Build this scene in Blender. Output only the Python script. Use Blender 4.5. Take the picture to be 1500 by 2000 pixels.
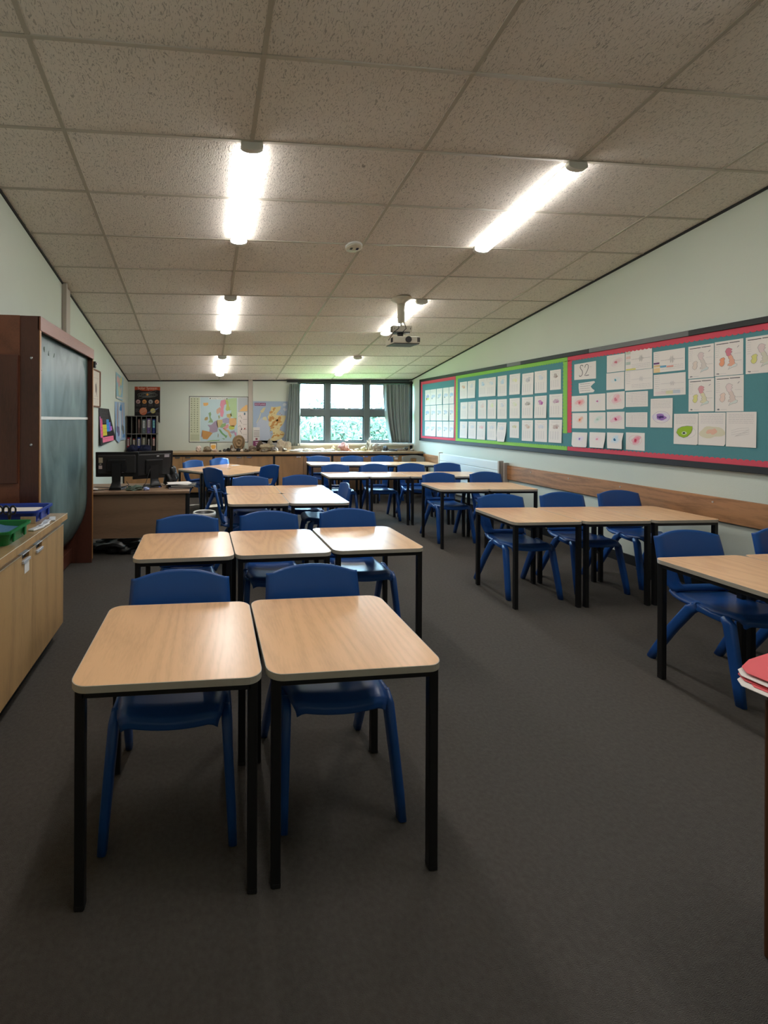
import bpy, bmesh, math, random
from mathutils import Vector, Matrix, noise
PI = math.pi
random.seed(7)
for o in list(bpy.data.objects): bpy.data.objects.remove(o)
SC = bpy.context.scene
COL = SC.collection

# ---------------------------------------------------------------- camera
FPX, CX, CY, YAW, ROLL, CAMH = 879.4, 504.84, 819.2, 0.1212, 0.004, 1.535
cd = bpy.data.cameras.new('camera'); cam = bpy.data.objects.new('camera', cd); COL.objects.link(cam)
cd.sensor_fit = 'HORIZONTAL'; cd.sensor_width = 36.0; cd.lens = FPX/1500*36
cd.shift_x = (750-CX)/1500; cd.shift_y = -(1000-CY)/1500
cd.clip_start = 0.05; cd.clip_end = 300
cam.matrix_world = Matrix.Translation((0, 0, CAMH)) @ Matrix.Rotation(-YAW, 4, 'Z') @ Matrix.Rotation(PI/2, 4, 'X') @ Matrix.Rotation(ROLL, 4, 'Z')
SC.camera = cam

# ---------------------------------------------------------------- world, sun, exposure
W = bpy.data.worlds.new('world'); SC.world = W; W.use_nodes = True
nt = W.node_tree; bg = nt.nodes['Background']
bg.inputs[0].default_value = (0.50, 0.76, 1.0, 1); bg.inputs[1].default_value = 29.0
sd = bpy.data.lights.new('sun', 'SUN'); sun = bpy.data.objects.new('sun', sd); COL.objects.link(sun)
sd.energy = 30; sd.angle = math.radians(0.6); sd.color = (1, .96, .88)
sun.rotation_euler = Vector((-2.8, -1.4, -1.95)).to_track_quat('-Z', 'Y').to_euler()
sun.location = (12, 14, 9)
pl = bpy.data.lights.new('window_portal', 'AREA'); po = bpy.data.objects.new('window_portal', pl); COL.objects.link(po)
pl.shape = 'RECTANGLE'; pl.size = 2.5; pl.size_y = 1.35; pl.cycles.is_portal = True
po.location = (3.27, 9.55, 1.68); po.rotation_euler = (-PI/2, 0, 0)
LAMP = 28.5
SC.view_settings.view_transform = 'Standard'; SC.view_settings.look = 'None'
SC.view_settings.exposure = 0.38; SC.view_settings.gamma = 1.0; SC.view_settings.use_curve_mapping = False
SC.cycles.max_bounces = 10; SC.cycles.diffuse_bounces = 6; SC.cycles.transparent_max_bounces = 16
SC.cycles.sample_clamp_indirect = 6.0; SC.cycles.caustics_reflective = False; SC.cycles.caustics_refractive = False

# ---------------------------------------------------------------- materials
def s2l(c):
    return tuple((x/255/12.92 if x/255 <= .04045 else ((x/255+.055)/1.055)**2.4) for x in c)
def mat(name, rgb, rough=.6, spec=.5, metal=0, var=0.0, scale=20, stretch=(1,1,1), bump=0, bscale=None, emit=0, coat=0):
    """principled with noise variation; rgb given in sRGB 0-255"""
    m = bpy.data.materials.new(name); m.use_nodes = True
    n = m.node_tree; b = n.nodes['Principled BSDF']; L = n.links.new
    c = s2l(rgb)
    b.inputs['Base Color'].default_value = (*c, 1); b.inputs['Roughness'].default_value = rough
    b.inputs['Specular IOR Level'].default_value = spec; b.inputs['Metallic'].default_value = metal
    if coat: b.inputs['Coat Weight'].default_value = coat; b.inputs['Coat Roughness'].default_value = .1
    if emit:
        b.inputs['Emission Color'].default_value = (*c, 1); b.inputs['Emission Strength'].default_value = emit
    if var or bump:
        tc = n.nodes.new('ShaderNodeTexCoord'); mp = n.nodes.new('ShaderNodeMapping')
        mp.inputs['Scale'].default_value = stretch; L(tc.outputs['Object'], mp.inputs[0])
        no = n.nodes.new('ShaderNodeTexNoise'); no.inputs['Scale'].default_value = scale; no.inputs['Detail'].default_value = 5
        L(mp.outputs[0], no.inputs['Vector'])
        if var:
            mx = n.nodes.new('ShaderNodeMix'); mx.data_type = 'RGBA'
            mx.inputs[6].default_value = (*[x*(1-var) for x in c], 1); mx.inputs[7].default_value = (*[min(1, x*(1+var)) for x in c], 1)
            L(no.outputs['Fac'], mx.inputs[0]); L(mx.outputs[2], b.inputs['Base Color'])
        if bump:
            n2 = n.nodes.new('ShaderNodeTexNoise'); n2.inputs['Scale'].default_value = bscale or scale*3; L(mp.outputs[0], n2.inputs['Vector'])
            bp = n.nodes.new('ShaderNodeBump'); bp.inputs['Strength'].default_value = bump; bp.inputs['Distance'].default_value = .01
            L(n2.outputs['Fac'], bp.inputs['Height']); L(bp.outputs[0], b.inputs['Normal'])
    return m
def wood(name, rgb, dark=.75, rough=.4, axis=1, scale=5.0, rings=9.0, coat=0, spec=.5, rand=True):
    """long-grain wood: stretched noise through a wave"""
    m = bpy.data.materials.new(name); m.use_nodes = True
    n = m.node_tree; b = n.nodes['Principled BSDF']; L = n.links.new; c = s2l(rgb)
    b.inputs['Roughness'].default_value = rough; b.inputs['Specular IOR Level'].default_value = spec
    if coat: b.inputs['Coat Weight'].default_value = coat; b.inputs['Coat Roughness'].default_value = .14
    tc = n.nodes.new('ShaderNodeTexCoord'); mp = n.nodes.new('ShaderNodeMapping')
    st = [1, 1, 1]; st[axis] = .13; mp.inputs['Scale'].default_value = st
    ad = n.nodes.new('ShaderNodeVectorMath'); ad.operation = 'ADD'
    L(tc.outputs['Object'], ad.inputs[0])
    if rand:
        oi = n.nodes.new('ShaderNodeObjectInfo'); sc = n.nodes.new('ShaderNodeMath'); sc.operation = 'MULTIPLY'; sc.inputs[1].default_value = 9
        L(oi.outputs['Random'], sc.inputs[0]); L(sc.outputs[0], ad.inputs[1])
    L(ad.outputs[0], mp.inputs[0])
    no = n.nodes.new('ShaderNodeTexNoise'); no.inputs['Scale'].default_value = scale; no.inputs['Detail'].default_value = 1.5
    L(mp.outputs[0], no.inputs['Vector'])
    mu = n.nodes.new('ShaderNodeMath'); mu.operation = 'MULTIPLY'; mu.inputs[1].default_value = rings; L(no.outputs['Fac'], mu.inputs[0])
    fr = n.nodes.new('ShaderNodeMath'); fr.operation = 'PINGPONG'; fr.inputs[1].default_value = .5; L(mu.outputs[0], fr.inputs[0])
    fi = n.nodes.new('ShaderNodeTexNoise'); fi.inputs['Scale'].default_value = 130; fi.inputs['Detail'].default_value = 3
    L(mp.outputs[0], fi.inputs['Vector'])
    a2 = n.nodes.new('ShaderNodeMath'); a2.operation = 'MULTIPLY_ADD'; a2.inputs[1].default_value = 1.1; L(fr.outputs[0], a2.inputs[0]); L(fi.outputs['Fac'], a2.inputs[2])
    rp = n.nodes.new('ShaderNodeValToRGB'); L(a2.outputs[0], rp.inputs[0])
    e = rp.color_ramp.elements
    e[0].position = .3; e[0].color = (*[x*dark for x in c], 1); e[1].position = .95; e[1].color = (*[min(1, x*1.07) for x in c], 1)
    L(rp.outputs[0], b.inputs['Base Color'])
    return m
_mc = {}
def flat(rgb, rough=.75):
    k = (tuple(rgb), rough)
    if k not in _mc: _mc[k] = mat('paint_%02x%02x%02x' % tuple(int(v) for v in rgb), rgb, rough, .3)
    return _mc[k]

M = {}
M['wall'] = mat('painted_wall', (200, 207, 196), .85, .25, var=.025, scale=3, bump=.08, bscale=120)
M['carpet'] = mat('grey_brown_carpet', (100, 95, 90), .97, .1, var=.28, scale=55, bump=.9, bscale=420)
M['tee'] = mat('ceiling_tee', (186, 180, 168), .5, .4)
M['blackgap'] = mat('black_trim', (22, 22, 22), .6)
M['post'] = mat('beige_post', (178, 170, 160), .6)
M['blue'] = mat('blue_polypropylene', (24, 78, 150), .34, .5, var=.05, scale=6, bump=.05, bscale=500)
M['greychair'] = mat('grey_polypropylene', (112, 112, 104), .4)
M['top'] = wood('beech_laminate', (228, 182, 138), .91, .27, 1, 2.8, 17, spec=.5)
M['edge'] = mat('cream_edge', (186, 178, 164), .5, var=.1, scale=30)
M['steel'] = mat('black_steel', (20, 20, 21), .4, .5)
M['oak'] = wood('oak_veneer_pale', (188, 150, 102), .78, .38, 2, 3.5, 6, coat=.2)
M['oakh'] = wood('oak_veneer_far', (176, 134, 92), .82, .42, 2, 4, 5)
M['oaktop'] = wood('oak_worktop', (150, 126, 92), .75, .3, 1, 3, 8)
M['oaktopx'] = wood('oak_worktop_far', (158, 130, 95), .75, .3, 0, 3, 8)
M['rail'] = wood('oak_rail', (168, 118, 76), .55, .5, 1, 5, 7)
M['mahog'] = wood('mahogany', (88, 50, 38), .6, .38, 2, 3, 4, coat=.15)
M['mahogy'] = wood('mahogany_fascia', (128, 78, 56), .7, .4, 1, 3, 4)
M['tan'] = wood('varnished_edge', (170, 118, 66), .7, .4, 2, 4, 4)
M['desk'] = wood('desk_oak_laminate', (140, 112, 88), .8, .45, 0, 3, 7)
M['sidedesk'] = wood('brown_side_desk', (88, 58, 34), .75, .4, 2, 4, 5)
M['black'] = mat('black_plastic', (24, 24, 26), .45)
M['dblack'] = mat('dark_grey_plastic', (48, 48, 49), .4)
M['chrome'] = mat('brushed_metal', (200, 204, 210), .25, .5, metal=1)
M['pull'] = mat('aluminium_pull', (206, 210, 216), .3, .6, metal=.3)
M['pale'] = mat('painted_edge_highlight', (226, 214, 190), .35)  # pale colour standing in for the highlight on laminate edges
M['white'] = mat('white_plastic', (226, 226, 220), .4)
M['cream'] = mat('cream_plastic', (208, 204, 186), .45)
M['paper'] = mat('white_paper', (226, 220, 214), .8, .2, var=.02, scale=8)
M['felt'] = mat('teal_felt', (90, 141, 147), .97, .08, var=.08, scale=160, bump=.3, bscale=500)
M['red'] = mat('red_card_border', (204, 80, 95), .8, .2, var=.06, scale=14)
M['lime'] = mat('lime_card_border', (136, 192, 88), .8, .2, var=.05, scale=14)
M['frame'] = mat('dark_board_frame', (26, 25, 25), .6, var=.25, scale=4, stretch=(1, .3, 1))
M['framegrey'] = mat('grey_board_frame', (92, 92, 90), .5, var=.2, scale=5)  # grey for some stretches of the display board's top rail
M['winframe'] = mat('dark_window_frame', (80, 88, 90), .5)
M['curtain'] = mat('grey_curtain', (128, 138, 138), .9, .15, var=.12, scale=12, stretch=(1, 1, .15))
M['rad'] = mat('pale_radiator', (206, 214, 212), .4)
M['greentray'] = mat('green_plastic_tray', (14, 112, 52), .38)
M['bluetray'] = mat('blue_plastic_tray', (30, 62, 160), .35)
M['bluefold'] = mat('blue_folder', (64, 104, 140), .5)
M['pink'] = mat('pink_card', (230, 98, 104), .75)
M['navy'] = mat('navy_fabric', (34, 38, 60), .9, .2, var=.2, scale=20)
M['cloth'] = mat('grey_green_cloth', (110, 124, 112), .95, .1, var=.3, scale=30)
M['bagblack'] = mat('black_bag', (18, 18, 20), .35, .5)

# ceiling tile: mineral fibre with short fissures, a few scuffs
def ceiling_mat():
    m = bpy.data.materials.new('mineral_fibre_tile'); m.use_nodes = True; n = m.node_tree; b = n.nodes['Principled BSDF']; L = n.links.new
    b.inputs['Roughness'].default_value = .95; b.inputs['Specular IOR Level'].default_value = .1
    tc = n.nodes.new('ShaderNodeTexCoord'); mp = n.nodes.new('ShaderNodeMapping'); mp.inputs['Scale'].default_value = (1, .38, 1)
    L(tc.outputs['Object'], mp.inputs[0])
    wn = n.nodes.new('ShaderNodeTexNoise'); wn.inputs['Scale'].default_value = 26; L(mp.outputs[0], wn.inputs['Vector'])
    mixv = n.nodes.new('ShaderNodeMix'); mixv.data_type = 'RGBA'; mixv.blend_type = 'LINEAR_LIGHT'; mixv.inputs[0].default_value = .03
    L(mp.outputs[0], mixv.inputs[6]); L(wn.outputs['Color'], mixv.inputs[7])
    n1 = n.nodes.new('ShaderNodeTexNoise'); n1.inputs['Scale'].default_value = 135; n1.inputs['Detail'].default_value = 2; L(mixv.outputs[2], n1.inputs['Vector'])
    r1 = n.nodes.new('ShaderNodeValToRGB'); L(n1.outputs['Fac'], r1.inputs[0])
    c = s2l((240, 233, 225))
    e = r1.color_ramp.elements; e[0].position = .37; e[0].color = (*[x*.60 for x in c], 1); e[1].position = .43; e[1].color = (*c, 1)
    n3 = n.nodes.new('ShaderNodeTexNoise'); n3.inputs['Scale'].default_value = 1.1; L(tc.outputs['Object'], n3.inputs['Vector'])
    m2 = n.nodes.new('ShaderNodeMix'); m2.data_type = 'RGBA'; m2.blend_type = 'MULTIPLY'; m2.inputs[0].default_value = .10
    L(r1.outputs[0], m2.inputs[6]); L(n3.outputs['Color'], m2.inputs[7]); 
    hs = n.nodes.new('ShaderNodeHueSaturation'); hs.inputs['Saturation'].default_value = .0; L(n3.outputs['Color'], hs.inputs['Color']); L(hs.outputs[0], m2.inputs[7])
    prev = m2.outputs[2]
    for (x, y, r) in [(1.07, 3.17, .05), (1.14, 3.16, .04), (2.58, 2.02, .06), (-.55, 3.07, .04), (-.01, 3.07, .04)]:
        d = n.nodes.new('ShaderNodeVectorMath'); d.operation = 'DISTANCE'; L(tc.outputs['Object'], d.inputs[0]); d.inputs[1].default_value = (x, y, czf(x, y))
        ns = n.nodes.new('ShaderNodeMath'); ns.operation = 'MULTIPLY_ADD'; L(wn.outputs['Fac'], ns.inputs[0]); ns.inputs[1].default_value = .16; L(d.outputs['Value'], ns.inputs[2])
        mr = n.nodes.new('ShaderNodeMapRange'); mr.inputs[1].default_value = .075; mr.inputs[2].default_value = .075+r*.5; mr.inputs[3].default_value = .6; mr.inputs[4].default_value = 0
        L(ns.outputs[0], mr.inputs[0])
        mm = n.nodes.new('ShaderNodeMix'); mm.data_type = 'RGBA'; mm.inputs[7].default_value = (.05, .045, .04, 1); L(mr.outputs[0], mm.inputs[0]); L(prev, mm.inputs[6]); prev = mm.outputs[2]
    L(prev, b.inputs['Base Color'])
    bp = n.nodes.new('ShaderNodeBump'); bp.inputs['Strength'].default_value = .6; bp.inputs['Distance'].default_value = .006
    L(n1.outputs['Fac'], bp.inputs['Height']); L(bp.outputs[0], b.inputs['Normal'])
    return m
def glass_mat():
    m = bpy.data.materials.new('window_glass'); m.use_nodes = True; n = m.node_tree
    for x in list(n.nodes): n.nodes.remove(x)
    o = n.nodes.new('ShaderNodeOutputMaterial'); t = n.nodes.new('ShaderNodeBsdfTransparent'); t.inputs[0].default_value = (.93, .97, .96, 1)
    g = n.nodes.new('ShaderNodeBsdfGlossy'); g.inputs['Roughness'].default_value = .02
    mx = n.nodes.new('ShaderNodeMixShader'); mx.inputs[0].default_value = .05; n.links.new(t.outputs[0], mx.inputs[1]); n.links.new(g.outputs[0], mx.inputs[2]); n.links.new(mx.outputs[0], o.inputs[0])
    return m
M['glass'] = glass_mat()
def chalk_mat():
    m = bpy.data.materials.new('roller_chalkboard'); m.use_nodes = True; n = m.node_tree; b = n.nodes['Principled BSDF']; L = n.links.new
    tc = n.nodes.new('ShaderNodeTexCoord'); mp = n.nodes.new('ShaderNodeMapping'); mp.inputs['Scale'].default_value = (1, 1.6, .7)
    L(tc.outputs['Object'], mp.inputs[0])
    no = n.nodes.new('ShaderNodeTexNoise'); no.inputs['Scale'].default_value = 2.2; no.inputs['Detail'].default_value = 6; no.inputs['Distortion'].default_value = 1.2; L(mp.outputs[0], no.inputs['Vector'])
    r = n.nodes.new('ShaderNodeValToRGB'); L(no.outputs['Fac'], r.inputs[0]); e = r.color_ramp.elements
    e[0].position = .35; e[0].color = (*s2l((58, 76, 74)), 1); e[1].position = .75; e[1].color = (*s2l((112, 132, 128)), 1)
    L(r.outputs[0], b.inputs['Base Color']); b.inputs['Roughness'].default_value = .38; b.inputs['Specular IOR Level'].default_value = .5
    return m
M['chalk'] = chalk_mat()

# ---------------------------------------------------------------- mesh tools
def setp(o, label=None, cat=None, group=None, kind=None):
    if label: o['label'] = label
    if cat: o['category'] = cat
    if group: o['group'] = group
    if kind: o['kind'] = kind
    return o
class MB:
    def __init__(s): s.bm = bmesh.new(); s.mats = []
    def mi(s, m):
        if m not in s.mats: s.mats.append(m)
        return s.mats.index(m)
    def _fin(s, faces, m):
        i = s.mi(m)
        for f in faces: f.material_index = i
    def box(s, x0, x1, y0, y1, z0, z1, m, bev=0, seg=2, mtx=None):
        r = bmesh.ops.create_cube(s.bm, size=1); vs = r['verts']
        T = Matrix.Translation(((x0+x1)/2, (y0+y1)/2, (z0+z1)/2)) @ Matrix.Diagonal((abs(x1-x0), abs(y1-y0), abs(z1-z0), 1))
        bmesh.ops.transform(s.bm, matrix=T, verts=vs)
        fs = set(f for v in vs for f in v.link_faces)
        if bev:
            es = list(set(e for v in vs for e in v.link_edges))
            rr = bmesh.ops.bevel(s.bm, geom=es, offset=bev, segments=seg, profile=.5, affect='EDGES')
            vs = list(set(v for f in rr['faces'] for v in f.verts) | set(v for v in vs if v.is_valid))
            fs = set(f for v in vs for f in v.link_faces)
        if mtx: bmesh.ops.transform(s.bm, matrix=mtx, verts=list(set(v for f in fs for v in f.verts)))
        s._fin(fs, m); return s
    def cyl(s, p0, p1, r0, m, r1=None, n=16, caps=True):
        p0 = Vector(p0); p1 = Vector(p1); d = p1-p0; r1 = r0 if r1 is None else r1
        q = d.to_track_quat('Z', 'Y').to_matrix().to_4x4()
        r = bmesh.ops.create_cone(s.bm, cap_ends=caps, segments=n, radius1=max(r0, 1e-5), radius2=max(r1, 1e-5), depth=d.length)
        bmesh.ops.transform(s.bm, matrix=Matrix.Translation((p0+p1)/2) @ q, verts=r['verts'])
        fs = set(f for v in r['verts'] for f in v.link_faces); s._fin(fs, m)
        for f in fs: f.smooth = len(f.verts) == 4
        return s
    def lathe(s, prof, c, m, n=28, sx=1, sy=1):
        rings = []
        for (r, z) in prof:
            rings.append([s.bm.verts.new((c[0]+r*sx*math.cos(2*PI*i/n), c[1]+r*sy*math.sin(2*PI*i/n), c[2]+z)) for i in range(n)])
        fs = []
        for a, b in zip(rings[:-1], rings[1:]):
            for i in range(n):
                f = s.bm.faces.new((a[i], a[(i+1) % n], b[(i+1) % n], b[i])); f.smooth = True; fs.append(f)
        fs.append(s.bm.faces.new(rings[0][::-1])); fs.append(s.bm.faces.new(rings[-1]))
        s._fin(fs, m); return s
    def prism(s, pts, z0, z1, m, T=None):
        """polygon in xy extruded z0..z1, optional transform"""
        a = [s.bm.verts.new((x, y, z0)) for x, y in pts]; b = [s.bm.verts.new((x, y, z1)) for x, y in pts]; n = len(pts)
        fs = [s.bm.faces.new(a[::-1]), s.bm.faces.new(b)]
        for i in range(n): fs.append(s.bm.faces.new((a[i], a[(i+1) % n], b[(i+1) % n], b[i])))
        if T: bmesh.ops.transform(s.bm, matrix=T, verts=a+b)
        s._fin(fs, m); return s
    def sweep(s, path, secs, m, smooth=True):
        """path: points; secs: list of (w,h) rectangle-ish sections with rounded corners; x-axis width"""
        rings = []
        P = [Vector(p) for p in path]
        for i, p in enumerate(P):
            t = (P[min(i+1, len(P)-1)]-P[max(i-1, 0)]).normalized()
            u = Vector((1, 0, 0)); u = (u-t*u.dot(t)).normalized(); v = t.cross(u)
            w, h = secs[i]
            ring = []
            for k in range(12):
                a = 2*PI*(k+.5)/12
                ca, sa = math.cos(a), math.sin(a); e = .55
                ring.append(s.bm.verts.new(p+u*(w/2*math.copysign(abs(ca)**e, ca))+v*(h/2*math.copysign(abs(sa)**e, sa))))
            rings.append(ring)
        fs = []
        for a, b in zip(rings[:-1], rings[1:]):
            for i in range(12):
                f = s.bm.faces.new((a[i], a[(i+1) % 12], b[(i+1) % 12], b[i])); f.smooth = smooth; fs.append(f)
        fs.append(s.bm.faces.new(rings[0][::-1])); fs.append(s.bm.faces.new(rings[-1]))
        s._fin(fs, m); return s
    def tube(s, path, r, m, n=8):
        P = [Vector(p) for p in path]; rings = []
        for i, p in enumerate(P):
            t = (P[min(i+1, len(P)-1)]-P[max(i-1, 0)]).normalized()
            u = t.orthogonal().normalized() if i == 0 else (u-t*u.dot(t)).normalized(); v = t.cross(u)
            rings.append([s.bm.verts.new(p+(u*math.cos(2*PI*k/n)+v*math.sin(2*PI*k/n))*r) for k in range(n)])
        fs = []
        for a, b in zip(rings[:-1], rings[1:]):
            for i in range(n):
                f = s.bm.faces.new((a[i], a[(i+1) % n], b[(i+1) % n], b[i])); f.smooth = True; fs.append(f)
        fs.append(s.bm.faces.new(rings[0][::-1])); fs.append(s.bm.faces.new(rings[-1]))
        s._fin(fs, m); return s
    def shell(s, fn, nu, nv, th, m, skip=None):
        """closed shell over fn(u,v)->point, u in -1..1, v in 0..1, thickness th below the normal"""
        P = [[Vector(fn(-1+2*i/nu, j/nv)) for i in range(nu+1)] for j in range(nv+1)]
        N = []
        for j in range(nv+1):
            row = []
            for i in range(nu+1):
                du = P[j][min(i+1, nu)]-P[j][max(i-1, 0)]; dv = P[min(j+1, nv)][i]-P[max(j-1, 0)][i]
                row.append(du.cross(dv).normalized())
            N.append(row)
        A = {}; B = {}
        keep = [[not (skip and skip(-1+2*(i+.5)/nu, (j+.5)/nv)) for i in range(nu)] for j in range(nv)]
        for j in range(nv):
            for i in range(nu):
                if keep[j][i]:
                    for jj in (j, j+1):
                        for ii in (i, i+1):
                            if (jj, ii) not in A:
                                A[jj, ii] = s.bm.verts.new(P[jj][ii]); B[jj, ii] = s.bm.verts.new(P[jj][ii]-N[jj][ii]*th)
        fs = []
        def K(j, i): return 0 <= j < nv and 0 <= i < nu and keep[j][i]
        for j in range(nv):
            for i in range(nu):
                if not keep[j][i]: continue
                q = [(j, i), (j, i+1), (j+1, i+1), (j+1, i)]
                f = s.bm.faces.new([A[k] for k in q]); f.smooth = True; fs.append(f)
                f = s.bm.faces.new([B[k] for k in q[::-1]]); f.smooth = True; fs.append(f)
                for (dj, di, a, b) in ((-1, 0, q[0], q[1]), (0, 1, q[1], q[2]), (1, 0, q[2], q[3]), (0, -1, q[3], q[0])):
                    if not K(j+dj, i+di):
                        f = s.bm.faces.new((A[b], A[a], B[a], B[b])); fs.append(f)
        s._fin(fs, m); return s
    def build(s, name, parent=None, loc=None, rotz=0, bevel=0):
        me = bpy.data.meshes.new(name); bmesh.ops.recalc_face_normals(s.bm, faces=s.bm.faces); s.bm.to_mesh(me); s.bm.free()
        for m in s.mats: me.materials.append(m)
        o = bpy.data.objects.new(name, me); COL.objects.link(o)
        if parent: o.parent = parent
        if loc: o.location = loc
        if rotz: o.rotation_euler.z = rotz
        if bevel:
            b = o.modifiers.new('bevel', 'BEVEL'); b.width = bevel; b.segments = 2; b.limit_method = 'ANGLE'
        return o
def empty(name, loc=(0, 0, 0), rz=0, label=None, cat=None, group=None):
    o = bpy.data.objects.new(name, None); COL.objects.link(o); o.location = loc; o.rotation_euler.z = rz; o.empty_display_size = .1
    return setp(o, label, cat, group)
def copy_tree(o, parent=None):
    c = o.copy(); COL.objects.link(c); c.parent = parent
    for ch in list(o.children): copy_tree(ch, c)
    return c
def struct(o): o['kind'] = 'structure'; return o
def textmesh(body, size, matr, m, ext=.0005):
    """lettering as a mesh via Blender's own font; matr places it (x right, y up)"""
    cu = bpy.data.curves.new('letters', 'FONT'); cu.body = body; cu.size = size; cu.extrude = ext; cu.align_x = 'CENTER'; cu.align_y = 'CENTER'
    t = bpy.data.objects.new('letters', cu); COL.objects.link(t)
    dg = bpy.context.evaluated_depsgraph_get(); me = bpy.data.meshes.new_from_object(t.evaluated_get(dg)); COL.objects.unlink(t); bpy.data.objects.remove(t)
    me.transform(matr); me.materials.clear(); me.materials.append(m); return me
def add_mesh(mb, me, m):
    n0 = len(mb.bm.faces); mb.bm.from_mesh(me); mb.bm.faces.ensure_lookup_table(); i = mb.mi(m)
    for f in mb.bm.faces[n0:]: f.material_index = i

# ---------------------------------------------------------------- room shell
XL, XR, YB, YF = -1.533, 4.546, 9.435, -2.3
def czf(x, y): return 3.4665-.1613*(y-2.397)+.018*(x+.8866)
M['ceil'] = ceiling_mat()
def quadstrip(name, pts, m, th):
    mb = MB(); a = [mb.bm.verts.new(p) for p in pts]; b = [mb.bm.verts.new(Vector(p)+Vector(th)) for p in pts]; n = len(pts)
    fs = [mb.bm.faces.new(a), mb.bm.faces.new(b[::-1])]+[mb.bm.faces.new((a[i], b[i], b[(i+1) % n], a[(i+1) % n])) for i in range(n)]
    mb._fin(fs, m); return struct(mb.build(name))
struct(MB().box(XL-.1, XR+.1, YF-.1, YB+.1, -.1, 0, M['carpet']).build('floor'))
quadstrip('ceiling', [(XL-.1, YF-.1, czf(XL-.1, YF-.1)), (XR+.1, YF-.1, czf(XR+.1, YF-.1)), (XR+.1, YB+.1, czf(XR+.1, YB+.1)), (XL-.1, YB+.1, czf(XL-.1, YB+.1))], M['ceil'], (0, 0, .08))
def sidewall(name, x, dx):
    quadstrip(name, [(x, YF, 0), (x, YB, 0), (x, YB, czf(x, YB)), (x, YF, czf(x, YF))], M['wall'], (dx, 0, 0))
sidewall('wall_left', XL, -.1); sidewall('wall_right', XR, .1)
quadstrip('wall_front', [(XL, YF, 0), (XR, YF, 0), (XR, YF, czf(XR, YF)), (XL, YF, czf(XL, YF))], M['wall'], (0, -.1, 0))
WX0, WX1, WZ0 = 1.99, 4.50, 1.03
mb = MB()
for p in ([(XL, 0), (XR, 0), (XR, WZ0), (XL, WZ0)], [(XL, WZ0), (WX0, WZ0), (WX0, czf(WX0, YB)), (XL, czf(XL, YB))], [(WX1, WZ0), (XR, WZ0), (XR, czf(XR, YB)), (WX1, czf(WX1, YB))]):
    mb.prism(p, 0, .12, M['wall'], Matrix.Translation((0, YB+.12, 0)) @ Matrix.Rotation(PI/2, 4, 'X'))
struct(mb.build('wall_back'))
# ceiling tees
mb = MB()
def tee(p, q, w=.0135, dz=.006):
    p = Vector(p); q = Vector(q); d = (q-p); n = Vector((-d.y, d.x, 0)).normalized()*w
    dn = Vector((0, 0, -dz)); a = [p-n, p+n, q+n, q-n]
    va = [mb.bm.verts.new(v+dn) for v in a]; vb = [mb.bm.verts.new(v+Vector((0, 0, .01))) for v in a]
    fs = [mb.bm.faces.new(va), mb.bm.faces.new(vb[::-1])]+[mb.bm.faces.new((va[i], vb[i], vb[(i+1) % 4], va[(i+1) % 4])) for i in range(4)]
    mb._fin(fs, M['tee'])
for i in range(5):
    x = -.8866+1.2*i; tee((x, YF, czf(x, YF)), (x, YB, czf(x, YB)))
for j in range(-7, 12):
    y = 2.397+.5923*j; tee((XL, y, czf(XL, y)), (XR, y, czf(XR, y)), .0115, .005)
struct(mb.build('trim_1'))
# thin black shadow line round the ceiling edge
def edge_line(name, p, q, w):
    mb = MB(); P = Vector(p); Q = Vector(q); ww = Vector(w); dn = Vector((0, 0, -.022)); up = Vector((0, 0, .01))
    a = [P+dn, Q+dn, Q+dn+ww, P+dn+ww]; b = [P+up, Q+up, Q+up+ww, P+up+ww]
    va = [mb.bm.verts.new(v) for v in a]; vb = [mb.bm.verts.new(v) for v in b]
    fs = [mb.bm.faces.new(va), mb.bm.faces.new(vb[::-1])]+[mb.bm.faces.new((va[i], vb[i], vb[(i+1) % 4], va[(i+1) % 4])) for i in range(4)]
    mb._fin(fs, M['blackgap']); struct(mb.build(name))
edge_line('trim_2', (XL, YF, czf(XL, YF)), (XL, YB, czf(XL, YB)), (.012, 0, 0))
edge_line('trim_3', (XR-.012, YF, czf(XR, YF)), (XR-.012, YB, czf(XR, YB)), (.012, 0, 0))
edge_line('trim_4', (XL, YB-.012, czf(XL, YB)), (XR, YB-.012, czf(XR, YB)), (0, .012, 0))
# beige posts, skirtings, wooden wall rail
def vpost(name, x0, x1, y0, y1, z0):
    z1 = czf((x0+x1)/2, max(y0, y1))-.002
    mb = MB(); mb.box(x0, x1, y0, y1, z0, z1, M['post'], .004, 1); struct(mb.build(name))
vpost('trim_5', .93, 1.02, YB-.018, YB, .9)
vpost('trim_6', XL, XL+.05, 5.11, 5.15, 0); vpost('trim_7', XL, XL+.03, 5.17, 5.32, 0)
struct(MB().box(XR-.03, XR, YF, 6.30, .652, .862, M['rail'], .004, 1).build('trim_8'))
struct(MB().box(XR-.03, XR, 8.16, 8.84, .652, .838, M['rail'], .004, 1).build('trim_9'))
mb = MB()
for y in [1.9, 2.6, 3.5, 4.4, 5.1, 5.75]: mb.cyl((XR-.03, y, .815), (XR-.034, y, .815), .008, M['post'], n=10)
struct(mb.build('trim_10'))
struct(MB().box(XR-.018, XR, YF, 8.84, 0, .10, M['blackgap']).build('baseboard_right'))
struct(MB().box(XL, XL+.018, 5.33, 8.84, 0, .10, M['blackgap']).build('baseboard_left'))

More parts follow.
